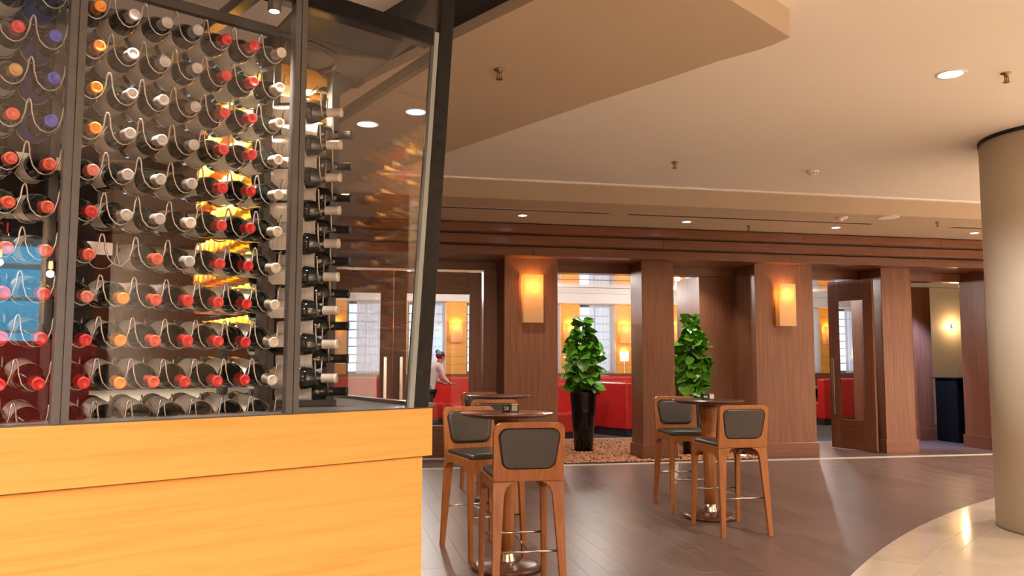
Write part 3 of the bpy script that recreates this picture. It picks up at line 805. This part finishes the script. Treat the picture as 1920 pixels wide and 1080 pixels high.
rpart(MB().box(-2.4, .29, ZB + .001, -.2, .40, ZB + .02, FM), 'foot_rail', MAT['dark_metal'])
# corner column of bottles pointing to the side pane
def crn(px_x, px_fwd, compass):
    d = Vector((sin(radians(compass)), cos(radians(compass)), 0)); return d
c1 = Vector((.002, 2.815, 0)); d1 = Vector((sin(radians(106)), cos(radians(106)), 0))
c2 = Vector((.040, 2.925, 0)); d2 = Vector((sin(radians(98)), cos(radians(98)), 0))
for i in range(1, 10):
    z = ROWZ[i]
    rack_cradle(c1 - d1 * .302 + UP * z, math.atan2(d1.x, -d1.y), rack)
    bottle(c1 - d1 * .302 + UP * z, d1, random.uniform(-.5, .5) + (-pi / 2 if i < 5 else pi / 2), 'dark', 'white', 'paper', 'cream capped bottle at the rack corner, %s from the top' % CORD[i - 1], 'bottles on the rack corner')
    rack_cradle(c2 - d2 * .302 + UP * (z - .048), math.atan2(d2.x, -d2.y), rack)
    bottle(c2 - d2 * .302 + UP * (z - .048), d2, random.uniform(-.5, .5), 'dark', 'black', 'paper', 'black capped bottle behind the rack corner, %s from the top' % CORD[i - 1], 'bottles on the rack corner')
# rack of pale wines along the inside of the case
r2 = empty('wine_rack', (K.x, K.y, 0), label='inner wire rack of lit pale wines behind the front rack', cat='wine rack')
O2 = .50
for s in (.36, .80, 1.30):
    mb = MB().box(s - .018, O2 - .16, ZB, s + .018, O2 - .12, 2.44, SM); inv = Matrix.Translation((-K.x, -K.y, 0)); mb.v = [inv @ v for v in mb.v]
    mb.build('upright', MAT['dark_metal'], r2)
for k in range(9):
    z = 2.438 - .113 * k
    mb = MB().tube([spt(.34, O2 - .09, z - .043), spt(1.34, O2 - .09, z - .043)], .003).tube([spt(.34, O2 - .2, z - .043), spt(1.34, O2 - .2, z - .043)], .003)
    mb.v = [inv @ v for v in mb.v]; mb.build('shelf_wire', MAT['wire'], r2)
for k in range(9):
    z = 2.438 - .113 * k
    for q in range(11):
        s = .400 + .0865 * q
        if abs(s - .80) < .03 or (k == 8 and q > 8): continue
        kind = 'rose_wine' if (q > 5 and (q + k) % 3 != 0) else ('gold_wine' if (q + k) % 3 == 0 or k > 4 else 'white_wine')
        bottle(spt(s, O2, z), MX, random.uniform(0, 6), kind, random.choice(('gold', 'white', 'black', 'gold')), 'paper' if (k * 5 + q) % 4 else None,
               '%s wine bottle, %s from the front in %s row of inner rack' % ({'rose_wine': 'rosy orange', 'gold_wine': 'golden', 'white_wine': 'pale yellow'}[kind], (CORD + ['tenth', 'eleventh'])[q], ORD[k]), 'pale wines in the inner rack')
# spots on the inner rack
for i, (s, o_) in enumerate([(.45, .70), (.80, .72), (1.15, .74), (.5, .30), (.95, .30)]):
    P = spt(s, o_, 2.50)
    r = empty('case_spotlight', P, label='small case spotlight, %s, aimed at the pale wines' % ['front left', 'middle left', 'back left', 'front by the side pane', 'back by the side pane'][i], cat='spotlight')
    MB().lathe([(.02, .03), (.024, 0), (.024, -.03), (.019, -.034)], 16).build('housing', MAT['dark_metal'], r)
    MB().lathe([(.018, -.035), (.006, -.037)], 14).build('lens', MAT['lens'], r)
    T = spt(s, O2 - .1, 1.9) - P
    lamp('SPOT', 'lamp', (0, 0, -.05), P_CASE * (2.2 if i > 2 else 1), (1.0, .86, .62), r, aim=(T.x, T.y, T.z), size=.02, angle=120)
for i, t in enumerate((-.58, -.98, -1.45, -2.0)):  # made-up spots added to brighten the front bottle labels
    P = fp(t, .035, 2.50)
    r = empty('case_spotlight', P, label='added fill spotlight over the front rack, %s from the corner post' % CORD[i], cat='spotlight')
    MB().lathe([(.018, .03), (.02, 0), (.02, -.025), (.016, -.028)], 16).build('housing', MAT['dark_metal'], r)
    MB().lathe([(.015, -.029), (.005, -.031)], 14).build('lens', MAT['lens'], r)
    lamp('SPOT', 'lamp', (0, 0, -.05), P_FRONT_FILL, (1.0, .9, .78), r, aim=tuple(-NX * .06 - UP * .9), size=.02, angle=50, blend=.9)
# price cards hanging under the rack rows
for (j, i, lab) in [(1, 3, 'white price card under the fourth row, left of the mullion'), (3, 5, 'white price card hanging under a silver capped bottle near the mullion'), (4, 6, 'white price card under the seventh row, the left of two'),
                    (5, 6, 'white price card under the seventh row, the right of two'), (2, 3, 'white price card just right of the mullion under the fourth row')]:
    P = fp(COLT[j] - .02, .26, ROWZ[i] - .075)
    c = MB().box(-.034, -.001, -.018, .034, .001, .018).build('price_card', MAT['paper'])
    c.location = P; c.rotation_euler = (0, 0, ang_front); tag(c, lab, 'card')


# ------------------------------------------------------------------ bar stools
def rloop(w0, w1, z0, z1, r, n=8):
    """rounded trapezoid in x,z: half width w0 at z0 and w1 at z1"""
    pts = []
    for cx, cz, a0, ww in ((1, z1 - r, 0, w1), (-1, z1 - r, 90, w1), (-1, z0 + r, 180, w0), (1, z0 + r, 270, w0)):
        for k in range(n + 1):
            a = radians(a0 + 90 * k / n); pts.append((cx * (ww - r) + r * cos(a), cz + r * sin(a)))
    return pts


def by(z): return -.242 - max(0, z - .69) * .13


def make_stool():
    r = empty('bar_stool')
    T = .034
    lv = [(0, .186, .222, -.30), (.15, .178, .219, -.287), (.3, .168, .217, -.273), (.45, .158, .215, -.259), (.56, .150, .213, -.252), (.63, .143, .212, -.246), (.665, .129, .2115, -.243), (.686, .106, .211, -.242), (.699, .076, .211, -.242)]
    for s in (-1, 1):
        loops = [[(s * a, y, z), (s * b, y, z), (s * b, y + T, z), (s * a, y + T, z)] for z, a, b, y in lv]
        MB().loft(loops, smooth=False).build('back_leg', MAT['stool_wood'], r, .003)
    lf = [(0, .190, .222, .282, .308), (.3, .183, .220, .262, .294), (.55, .176, .218, .242, .282), (.62, .172, .217, .234, .279), (.70, .168, .217, .226, .276)]
    for s in (-1, 1):
        loops = [[(s * a, y0, z), (s * b, y0, z), (s * b, y1, z), (s * a, y1, z)] for z, a, b, y0, y1 in lf]
        MB().loft(loops, smooth=False).build('front_leg', MAT['stool_wood'], r, .003)
    # back frame ring
    no = 8
    outer = rloop(.211, .213, .700, 1.045, .05, no); inner = rloop(.163, .184, .772, 1.012, .052, no)
    # square the lower outer corners
    outer = [(x if z > .752 else (0.211 if x > 0 else -.211) if abs(x) > .165 else x, z if z > .752 else .700) for x, z in outer]
    ring = []
    for y in (0, T):
        ring.append([(x, by(z) + y, z) for x, z in outer]); ring.append([(x, by(z) + y, z) for x, z in inner])
    mb = MB(); n = len(outer)
    vs = ring[0] + ring[1] + ring[2] + ring[3]; fs = []
    for i in range(n):
        j = (i + 1) % n
        fs += [(i, j, n + j, n + i), (2 * n + j, 2 * n + i, 3 * n + i, 3 * n + j), (j, i, 2 * n + i, 2 * n + j), (n + i, n + j, 3 * n + j, 3 * n + i)]
    mb.add(vs, fs, False).build('back_frame', MAT['stool_wood'], r, .004)
    # back cushion
    cu = []
    for sc, y in ((.93, -.004), (.985, .002), (.99, T - .004), (.985, T + .006), (.94, T + .016), (.80, T + .021)):
        cu.append([(x * sc, by(z) + y, .89 + (z - .89) * sc) for x, z in inner])
    MB().loft(cu).build('back_cushion', MAT['leather'], r)
    # seat rails with rounded corners
    for s in (-1, 1):
        up = []; lo = []
        for k in range(17):
            y = -.225 + .47 * k / 16; e = min(k, 16 - k)
            up.append((y, .708)); lo.append((y, .645 - (.062 * ((1 - e / 4) ** 2) if e < 4 else 0)))
        poly = lo + up[::-1]
        v = [(s * .178, y, z) for y, z in poly] + [(s * .212, y, z) for y, z in poly]; m = len(poly)
        MB().add(v, [tuple(range(m)), tuple(range(m, 2 * m))[::-1]] + [(i, (i + 1) % m, m + (i + 1) % m, m + i) for i in range(m)]).build('side_rail', MAT['stool_wood'], r, .002)
    up = []; lo = []
    for k in range(17):
        x = -.175 + .35 * k / 16; e = min(k, 16 - k); up.append((x, .706)); lo.append((x, .648 - (.06 * ((1 - e / 4) ** 2) if e < 4 else 0)))
    poly = lo + up[::-1]; m = len(poly)
    MB().add([(x, .236, z) for x, z in poly] + [(x, .268, z) for x, z in poly], [tuple(range(m)), tuple(range(m, 2 * m))[::-1]] + [(i, (i + 1) % m, m + (i + 1) % m, m + i) for i in range(m)]).build('front_rail', MAT['stool_wood'], r, .002)
    # seat cushion
    def sq(w, y0, y1, rr, z):
        return [(x, y, z) for x, y in rloop(w, w, y0, y1, rr, 5)]
    MB().loft([sq(.196, -.20, .268, .03, .702), sq(.203, -.205, .274, .035, .712), sq(.203, -.205, .274, .035, .726), sq(.195, -.197, .266, .035, .736), sq(.16, -.16, .23, .035, .741)]).build('seat_cushion', MAT['leather'], r)
    MB().tube([(-.17, -.258, .30), (.17, -.258, .30)], .0075, 8).build('foot_bar', MAT['chrome'], r)
    MB().tube([(-.185, .28, .30), (.185, .28, .30)], .0075, 8).build('foot_bar', MAT['chrome'], r)
    MB().tube([(0, -.255, .30), (0, .277, .30)], .006, 8).build('foot_bar', MAT['chrome'], r)
    return r


stool0 = make_stool()
ST = [(1.125, 5.02, -2, 'nearest orange brown bar stool, back to us, at the front round table'),
      (1.075, 6.13, 180 + 13, 'bar stool facing us behind the front table, next to the maple base'),
      (3.245, 6.46, -1, 'bar stool with its back to us at the table by the second plant'),
      (3.30, 7.53, 180 - 6, 'bar stool facing us behind the table by the second plant'),
      (1.45, 7.68, -8, 'half hidden bar stool with its back to us at the rearmost table'),
      (1.62, 8.86, 180 + 10, 'bar stool facing us behind the rearmost table')]
for i, (x, y, a, lab) in enumerate(ST):
    s = stool0 if i == 0 else copy_tree(stool0)
    s.location = (x, y, 0); s.rotation_euler = (0, 0, radians(a)); tag(s, lab, 'bar stool', 'bar stools')


def make_table():
    r = empty('bar_table')
    MB().lathe([(.10, 1.003), (.15, 1.008), (.27, 1.020), (.314, 1.034), (.320, 1.040), (.320, 1.046), (.317, 1.048), (.0005, 1.048)], 64).build('tabletop', MAT['table_wood'], r)
    MB().lathe([(.048, .10), (.050, .25), (.054, .50), (.064, .78), (.080, .95), (.092, 1.004)], 32).build('pedestal', MAT['stool_wood'], r)
    MB().lathe([(.066, .052), (.064, .060), (.055, .085), (.052, .118), (.0485, .12)], 32).build('collar', MAT['chrome'], r)
    MB().lathe([(.225, 0.0), (.238, .004), (.240, .018), (.232, .028), (.19, .036), (.12, .044), (.07, .054), (.0005, .056)], 64).build('base_disc', MAT['table_wood'], r)
    return r


tb0 = make_table()
for i, (x, y, lab) in enumerate([(1.155, 5.60, 'front round walnut bar table with the twenty eight block on it'), (3.315, 7.0, 'round walnut bar table in front of the second plant'), (1.62, 8.25, 'rearmost round walnut bar table by the sconce pillar')]):
    t = tb0 if i == 0 else copy_tree(tb0)
    t.location = (x, y, 0); tag(t, lab, 'bar table', 'round bar tables')


def number_block(x, y, rz, txt, lab):
    r = empty('table_number_block', (x, y, 1.048), rz, label=lab, cat='table number')
    blk = MB().box(-.026, -.022, 0, .026, .022, .052).build('block', MAT['black'], r, .003)
    c = bpy.data.curves.new('number', 'FONT'); c.body = txt; c.size = .036; c.align_x = 'CENTER'; c.extrude = .0006; c.offset = .0008
    c.materials.append(MAT['white'])
    o = text_mesh('number', c, blk); o.location = (0, -.0228, .014); o.rotation_euler = (pi / 2, 0, 0)


def card_block(x, y, rz, lab):
    r = empty('card_stand', (x, y, 1.048), rz, label=lab, cat='card stand')
    blk = MB().box(-.024, -.02, 0, .024, .02, .050).build('block', MAT['black'], r, .003)
    MB().box(-.020, -.0215, .006, .020, -.0203, .046).box(-.020, -.016, .0501, .020, .016, .0515).build('card', MAT['white'], blk)


number_block(1.165, 5.66, radians(-14), '28', 'black cube numbered 28 on the front bar table')
card_block(1.225, 5.655, radians(-20), 'small black and white card stand beside the number 28')
number_block(3.315, 7.06, radians(-14), '44', 'black cube with white number on the table by the second plant')
card_block(3.378, 7.06, radians(-20), 'small black and white card stand on the table by the second plant')


# ------------------------------------------------------------------ potted plants
lf_pts = []
def leaf_mesh():
    n = 7; vs = []; fs = []
    wid = [.0, .78, 1.0, 1.0, .88, .64, .32, .0]
    for i in range(n + 1):
        u = i / n
        w = wid[i] * .50; z = -.22 * u * u + .04 * u
        back = -.10 if i == 1 else 0
        vs += [(-w, u + back, z + .10 * w), (0, u, z - .02), (w, u + back, z + .10 * w)]
    for i in range(n):
        for k in (0, 1):
            a = i * 3 + k; fs.append((a, a + 1, a + 4, a + 3))
    return MB().add(vs, fs, True).mesh('leaf', MAT['leaf'])
LEAF = leaf_mesh()


def plant(x, y, lab, seed, n=200, top=1.10):
    rnd = random.Random(seed)
    r = empty('potted_pothos', (x, y, 0.014), label=lab, cat='plant')
    MB().lathe([(.135, 0), (.142, .008), (.205, .885), (.207, .90), (.200, .905), (.192, .895), (.190, .86), (.0005, .855)], 40).build('pot', MAT['pot'], r)
    MB().lathe([(.19, .856), (.0005, .868)], 24).build('soil', MAT['soil'], r)
    MB().tube([(0, 0, .86), (.01, .0, 1.3), (-.01, .01, 1.7), (0, 0, 1.9)], [.022, .02, .016, .008], 8).build('moss_pole', MAT['stem'], r)
    st = MB()
    for k in range(n):
        u = (k + .5) / n
        z = .93 + (top - .03) * u + rnd.uniform(-.03, .03)
        rad = (.30 if u < .5 else .30 - .26 * (u - .5) / .5) * rnd.uniform(.45, 1.0)
        if u < .1: rad *= .75
        a = k * 2.39996 + rnd.uniform(-.4, .4)
        s = rnd.uniform(.115, .195) * (1.1 if u < .85 else .95)
        px, py = rad * cos(a) * .78, rad * sin(a) * .78
        o = shared('leaf', LEAF, r, (px, py, z))
        pitch = rnd.uniform(-1.15, .35) if u < .9 else rnd.uniform(-.1, .9)
        o.rotation_euler = (pitch, rnd.uniform(-.8, .8), a - pi / 2 + rnd.uniform(-.6, .6))
        o.scale = (s * rnd.uniform(.85, 1.1), s, s)
        if k % 4 == 0: st.tube([(px * .1, py * .1, z - .08), (px * .6, py * .6, z - .01), (px, py, z)], .004, 5)
    st.build('stem', MAT['stem'], r)
    return r


plant(3.72, 12.22, 'leafy green pothos in a tall black pot left of the slim pillar', 3)
plant(5.19, 11.5, 'leafy green pothos in a black pot right of the slim pillar', 11)
up = empty('floor_uplight', (5.72, 10.98, .012), label='small glowing uplight in the bark bed left of the broad pillar', cat='uplight')
MB().lathe([(.05, 0), (.055, .03), (.05, .035)], 20).build('housing', MAT['white'], up)
MB().lathe([(.042, .036), (.01, .039)], 18).build('lens', MAT['lens'], up)
lamp('SPOT', 'lamp', (0, 0, .06), 6, WARM, up, aim=(0, .1, 1), size=.03, angle=120)


# ------------------------------------------------------------------ dining room furniture
def booth(x, y, rz, L, h, lab, seat=True):
    r = empty('booth_bench', (x, y, 0), rz, label=lab, cat='bench', group='red booth benches')
    MB().box(-L / 2 + .02, -.08, 0, L / 2 - .02, .60 if seat else .1, .12).build('plinth', MAT['black'], r)
    MB().box(-L / 2, -.11, .12, L / 2, .11, h).build('backrest', MAT['red'], r, .03, 3)
    if seat: MB().box(-L / 2 + .01, .112, .12, L / 2 - .01, .62, .47).build('seat', MAT['red'], r, .04, 3)
    MB().box(-L / 2 + .03, -.06, h, L / 2 - .03, .06, h + .012).build('cap_rail', MAT['red'], r)
    return r


booth(4.98, 15.18, radians(-66), 1.6, .98, 'red booth bench turned sideways behind the potted plant')
booth(3.75, 14.6, radians(190), 1.3, .95, 'red booth bench with seat left of the potted plant')
booth(11.2, 16.3, radians(6), 1.8, .98, 'red booth bench with its back to us beyond the open door', True)
booth(9.2, 18.2, radians(180), 2.6, 1.0, 'red wall bench under the windows beyond the open door')
booth(6.2, 18.2, radians(180), 2.8, 1.0, 'red wall bench under the windows behind the slim pillar')
booth(3.1, 18.2, radians(180), 2.8, 1.0, 'red wall bench under the windows behind the double door')
booth(0.0, 18.2, radians(180), 2.8, 1.0, 'red wall bench under the windows, leftmost of the row')
booth(2.95, 16.3, radians(95), 1.2, .92, 'red booth bench standing across beside the person in white')
booth(7.6, 15.2, radians(80), 1.4, .95, 'red booth bench hidden behind the broad pillar')


def dining_table(x, y, lab, plates=2):
    r = empty('dining_table', (x, y, 0), label=lab, cat='table')
    MB().box(-.38, -.38, .73, .38, .38, .76).build('tabletop', MAT['table_wood'], r, .006)
    MB().lathe([(.04, .02), (.04, .73)], 16).build('pedestal', MAT['black_metal'], r)
    MB().lathe([(.22, 0), (.22, .015), (.04, .03)], 24).build('base', MAT['black_metal'], r)


gl_me = MB().lathe([(.030, .0), (.032, .003), (.005, .008), (.004, .07), (.02, .085), (.036, .12), (.034, .17)], 16, cap=False).mesh('wine_glass', MAT['clear'])
pl_me = MB().lathe([(.07, 0), (.12, .012), (.125, .016), (.118, .015), (.07, .006), (.0005, .006)], 28).mesh('plate', MAT['white'])
for i, (x, y, lab) in enumerate([(5.72, 17.2, 'dining table behind the red sideways bench'), (4.0, 15.9, 'dining table left of the potted plant'), (10.9, 17.3, 'dining table beyond the open door'), (3.6, 17.1, 'dining table near the person in white')]):
    dining_table(x, y, lab)
    for q, (dx_, dy_) in enumerate([(-.2, -.2), (.2, -.18), (-.18, .2)]):
        g = shared('wine_glass', gl_me, None, (x + dx_, y + dy_, .76)); tag(g, 'clear glass %s on the %s' % (('near left', 'near right', 'rear')[q], lab), 'glass', 'glasses on the ' + lab)
        p = shared('plate', pl_me, None, (x + dx_ * .6 + .12 * (q - 1), y + dy_ * 1.0 + (.18 if q < 2 else -.16), .76)); tag(p, 'white plate %s on the %s' % (('near left', 'near right', 'rear')[q], lab), 'plate', 'plates on the ' + lab)

# buffet counter with black cloth, bottles on it
bc = empty('buffet_counter', (10.85, 12.47, 0), label='black draped buffet counter beyond the open door', cat='counter')
MB().box(-.50, -.26, 0, .55, .26, 1.08).build('cloth_skirt', MAT['black_cloth'], bc, .012)
MB().box(-.52, -.28, 1.082, .57, .28, 1.10).build('counter_top', MAT['black_cloth'], bc, .006)
wb_me = MB().lathe([(.028, 0), (.03, .01), (.03, .12), (.012, .16), (.012, .19)], 16).mesh('water_bottle', MAT['clear'])
w = shared('water_bottle', wb_me, None, (10.55, 12.35, 1.10)); tag(w, 'small clear bottle on the black buffet counter', 'bottle')
hl = empty('wall_lamp', (13.17, 15.58, 2.14), label='tiny bright bare lamp on the beige wall beyond the counter', cat='lamp')
MB().lathe([(.03, -.01), (.03, .01), (.012, .02)], 14, mat=Matrix.Rotation(pi / 2, 4, 'X')).build('back_plate', MAT['white'], hl)
MB().lathe([(.004, .02), (.03, .04), (.034, .06), (.02, .085), (.003, .09)], 14, mat=Matrix.Rotation(pi / 2, 4, 'X')).build('bulb', MAT['bulb'], hl)
lamp('POINT', 'lamp', (0, -.14, 0), 6, (1, .70, .38), hl, size=.03)


# ------------------------------------------------------------------ waitress
def skinned(name, joints, edges, mat, parent=None, sub=1):
    me = bpy.data.meshes.new(name); me.from_pydata([j[0] for j in joints], edges, []); me.materials.append(mat)
    o = bpy.data.objects.new(name, me); link(o, parent)
    sk = o.modifiers.new('skin', 'SKIN'); sk.use_smooth_shade = True
    for v, j in zip(me.skin_vertices[0].data, joints):
        rr = j[1]; v.radius = rr if isinstance(rr, tuple) else (rr, rr)
    me.skin_vertices[0].data[0].use_root = True
    s = o.modifiers.new('sub', 'SUBSURF'); s.levels = sub; s.render_levels = sub
    return o


wr = empty('person', (1.70, 15.6, 0), radians(24), label='person in white blouse with hair bun leaning forward behind the glass door', cat='person')
# local: faces +x
J = [((0, 0, .84), (.115, .095)), ((.04, 0, 1.0), (.10, .085)), ((.13, 0, 1.16), (.11, .095)), ((.19, 0, 1.27), (.09, .07)), ((.235, 0, 1.34), .042), ((.265, 0, 1.39), .055), ((.285, 0, 1.45), .072),
     ((.02, .085, .80), .075), ((.05, .09, .45), .052), ((.0, .09, .07), .036), ((.12, .10, .03), .030),
     ((-.02, -.085, .80), .075), ((-.03, -.09, .45), .052), ((-.12, -.09, .07), .036), ((.0, -.10, .03), .030),
     ((.18, .16, 1.22), .045), ((.24, .19, 1.02), .036), ((.40, .15, .94), .026), ((.46, .13, .93), .022),
     ((.18, -.16, 1.22), .045), ((.23, -.19, 1.02), .036), ((.39, -.14, .95), .026), ((.45, -.12, .94), .022),
     ((.31, 0, 1.41), .05)]
E_ = [(0, 1), (1, 2), (2, 3), (3, 4), (4, 5), (5, 6), (0, 7), (7, 8), (8, 9), (9, 10), (0, 11), (11, 12), (12, 13), (13, 14), (3, 15), (15, 16), (16, 17), (17, 18), (3, 19), (19, 20), (20, 21), (21, 22), (5, 23)]
fing = [((.47, .13, .93), .012)]
skinned('body', J, E_, MAT['skin'], wr, 2)
for s in (1, -1):
    hx, hy, hz = (.46, .13 * s, .93 if s > 0 else .94)
    for f_ in range(5):
        if f_ < 4:
            ys = hy + (f_ - 1.5) * .017; ln = (.065, .075, .070, .055)[f_]
            pts = [((hx - .01, ys * .5 + hy * .5, hz), .011), ((hx + .03, ys, hz - .002), .0095), ((hx + .03 + ln * .5, ys, hz - .012), .0085), ((hx + .03 + ln * .8, ys, hz - .035), .007)]
        else:
            pts = [((hx - .02, hy, hz), .012), ((hx + .0, hy - s * .03, hz - .012), .0105), ((hx + .025, hy - s * .042, hz - .03), .009)]
        skinned('finger', pts, [(q, q + 1) for q in range(len(pts) - 1)], MAT['skin'], wr, 1)
# face details
fc = MB()
for s in (-1, 1): fc.lathe([(.0005, -.009), (.008, -.004), (.009, 0), (.008, .004), (.0005, .009)], 10, mat=Matrix.Translation((.352, .028 * s, 1.452)))
fc.build('eyes', MAT['hair'], wr)
MB().lathe([(.002, .018), (.008, .0), (.013, -.018), (.004, -.024)], 10, mat=Matrix.Translation((.362, 0, 1.432))).build('nose', MAT['skin'], wr)
MB().box(.348, -.022, 1.396, .358, .022, 1.404).build('mouth', MAT['red'], wr, .003)
for s in (-1, 1): MB().lathe([(.003, -.026), (.014, -.012), (.015, .008), (.006, .026)], 10, mat=Matrix.Translation((.272, .076 * s, 1.445))).build('ear', MAT['skin'], wr)
hb = MB()
def ball(mb, c, r, sx=1, sy=1, sz=1, n=14):
    mb.lathe([(r * sin(pi * (k + .02) / (n + .04)), -r * cos(pi * (k + .02) / (n + .04))) for k in range(n + 1)], 18, mat=Matrix.Translation(c) @ Matrix.Diagonal((sx, sy, sz, 1)))
ball(hb, (.262, 0, 1.475), .088, 1.0, .98, .92); ball(hb, (.20, 0, 1.545), .045)
hb.build('hair', MAT['hair'], wr)
JB = [((-.01, 0, .76), (.165, .135)), ((0, 0, .86), (.150, .125)), ((.04, 0, 1.0), (.125, .11)), ((.13, 0, 1.16), (.135, .12)), ((.195, 0, 1.275), (.105, .085)), ((.225, 0, 1.325), .055),
      ((.18, .165, 1.22), .060), ((.235, .19, 1.04), .050), ((.36, .16, .965), .040), ((.18, -.165, 1.22), .060), ((.225, -.19, 1.04), .050), ((.35, -.15, .97), .040)]
skinned('blouse', JB, [(0, 1), (1, 2), (2, 3), (3, 4), (4, 5), (4, 6), (6, 7), (7, 8), (4, 9), (9, 10), (10, 11)], MAT['blouse'], wr, 2)
JT = [((0, 0, .84), (.13, .11)), ((.02, .085, .76), .090), ((.05, .09, .45), .068), ((.0, .09, .10), .055), ((-.02, -.085, .76), .090), ((-.03, -.09, .45), .068), ((-.12, -.09, .10), .055)]
skinned('trousers', JT, [(0, 1), (1, 2), (2, 3), (0, 4), (4, 5), (5, 6)], MAT['trousers'], wr, 2)
sh = MB()
for c in ((.07, .095, .03), (-.05, -.095, .03)): ball(sh, c, .05, 2.3, .95, .6)
sh.build('shoes', MAT['black'], wr)

# ------------------------------------------------------------------ lounge behind the camera that the case glass mirrors
MAT['wall_dark'] = grain('dark_brown_plaster', (0.10, 0.066, 0.05), (0.085, 0.056, 0.042), (1, 1, 1), 0.7, 2, 3)
lw = MB().box(-3.0, 0, 0, 3.0, .15, CEIL).build('wall_bar', MAT['wall_dark'])
lw.location = (4.3, -2.6, 0); lw.rotation_euler = (0, 0, radians(43)); tag(lw, 'brown lounge wall mirrored in the case glass', 'wall', kind='structure')
LD = Vector((cos(radians(43)), sin(radians(43)), 0)); LN = Vector((-sin(radians(43)), cos(radians(43)), 0)); LO = Vector((4.3, -2.6, 0))
def lw_p(u, d, z=0): return LO + LD * u + LN * (.15 + d) + UP * z
c = empty('column', lw_p(.35, .75), label='round grey column mirrored in the case glass', cat='column', kind='structure')
MB().lathe([(.50, .003), (.50, CEIL)], 40).build('shaft', MAT['column'], c)
fr = empty('drinks_fridge', lw_p(-1.0, .35, .75), radians(43), label='blue lit drinks fridge mirrored in the case glass', cat='fridge')
MB().box(-.33, -.30, 0, .33, -.27, 1.95).box(-.33, -.27, 0, -.29, .30, 1.95).box(.29, -.27, 0, .33, .30, 1.95).box(-.29, -.27, 0, .29, .30, .5).box(-.29, -.27, 1.9, .29, .30, 1.95).build('cabinet', MAT['white'], fr)
MB().box(-.28, -.26, .52, .28, -.25, 1.72).build('light_panel', MAT['fridge_glow'], fr)
for z in (.9, 1.2, 1.5): MB().box(-.28, -.24, z, .28, .26, z + .01).build('shelf', MAT['white'], fr)
MB().box(-.29, .24, 1.74, .29, .29, 1.9).build('display_panel', MAT['black'], fr)
bk = empty('back_counter', lw_p(-1.0, .35), radians(43), label='black counter carrying the blue lit drinks fridge', cat='counter')
MB().box(-.38, -.32, 0, .38, .31, .72).build('body', MAT['black'], bk, .004)
MB().box(-.39, -.33, .72, .39, .32, .748).build('worktop', MAT['dark_metal'], bk, .003)
cu = bpy.data.curves.new('display', 'FONT'); cu.body = '12:'; cu.size = .13; cu.extrude = .001; cu.materials.append(MAT['led_red'])
o = text_mesh('display', cu, fr); o.location = (.05, .292, 1.775); o.rotation_euler = (pi / 2, 0, pi)
for z in (.91, 1.21):
    for q in range(8):
        b_ = shared('water_bottle', wb_me, None, fr.matrix_world @ Vector((0, 0, 0)))
        a = radians(43); lx, ly = -.24 + q * .068, .08
        b_.location = Vector(fr.location) + Vector((cos(a) * lx - sin(a) * ly, sin(a) * lx + cos(a) * ly, z)); tag(b_, 'small bottle, %s on the %s shelf of the blue lit fridge' % (CARD[q], 'lower' if z < 1 else 'upper'), 'bottle', 'bottles in the fridge')
booth(lw_p(-.65, .82).x, lw_p(-.65, .82).y, radians(43 + 0), .8, 1.55, 'red lounge bench mirrored in the case glass')
t = copy_tree(tb0); t.location = lw_p(.2, 2.3); tag(t, 'round bar table mirrored low in the case glass', 'bar table')
for i, (u, d, z) in enumerate([(-1.0, 1.0, 2.28), (-.62, 1.0, 2.2)]):
    P = lw_p(u, d, z)
    r = empty('pendant_lamp', P, label='bare bulb pendant mirrored in the case glass, %s' % ('the outer one' if i == 0 else 'the inner one'), cat='pendant')
    MB().tube([(0, 0, .08), (0, 0, CEIL - z)], .003, 6).build('cord', MAT['black'], r)
    MB().lathe([(.012, .09), (.014, .05)], 12).build('socket', MAT['dark_metal'], r)
    MB().lathe([(.004, -.022), (.018, -.012), (.02, .01), (.014, .05)], 14).build('bulb', MAT['bulb'], r)
    lamp('POINT', 'lamp', (0, 0, -.06), 8, (1, .6, .3), r, size=.03)
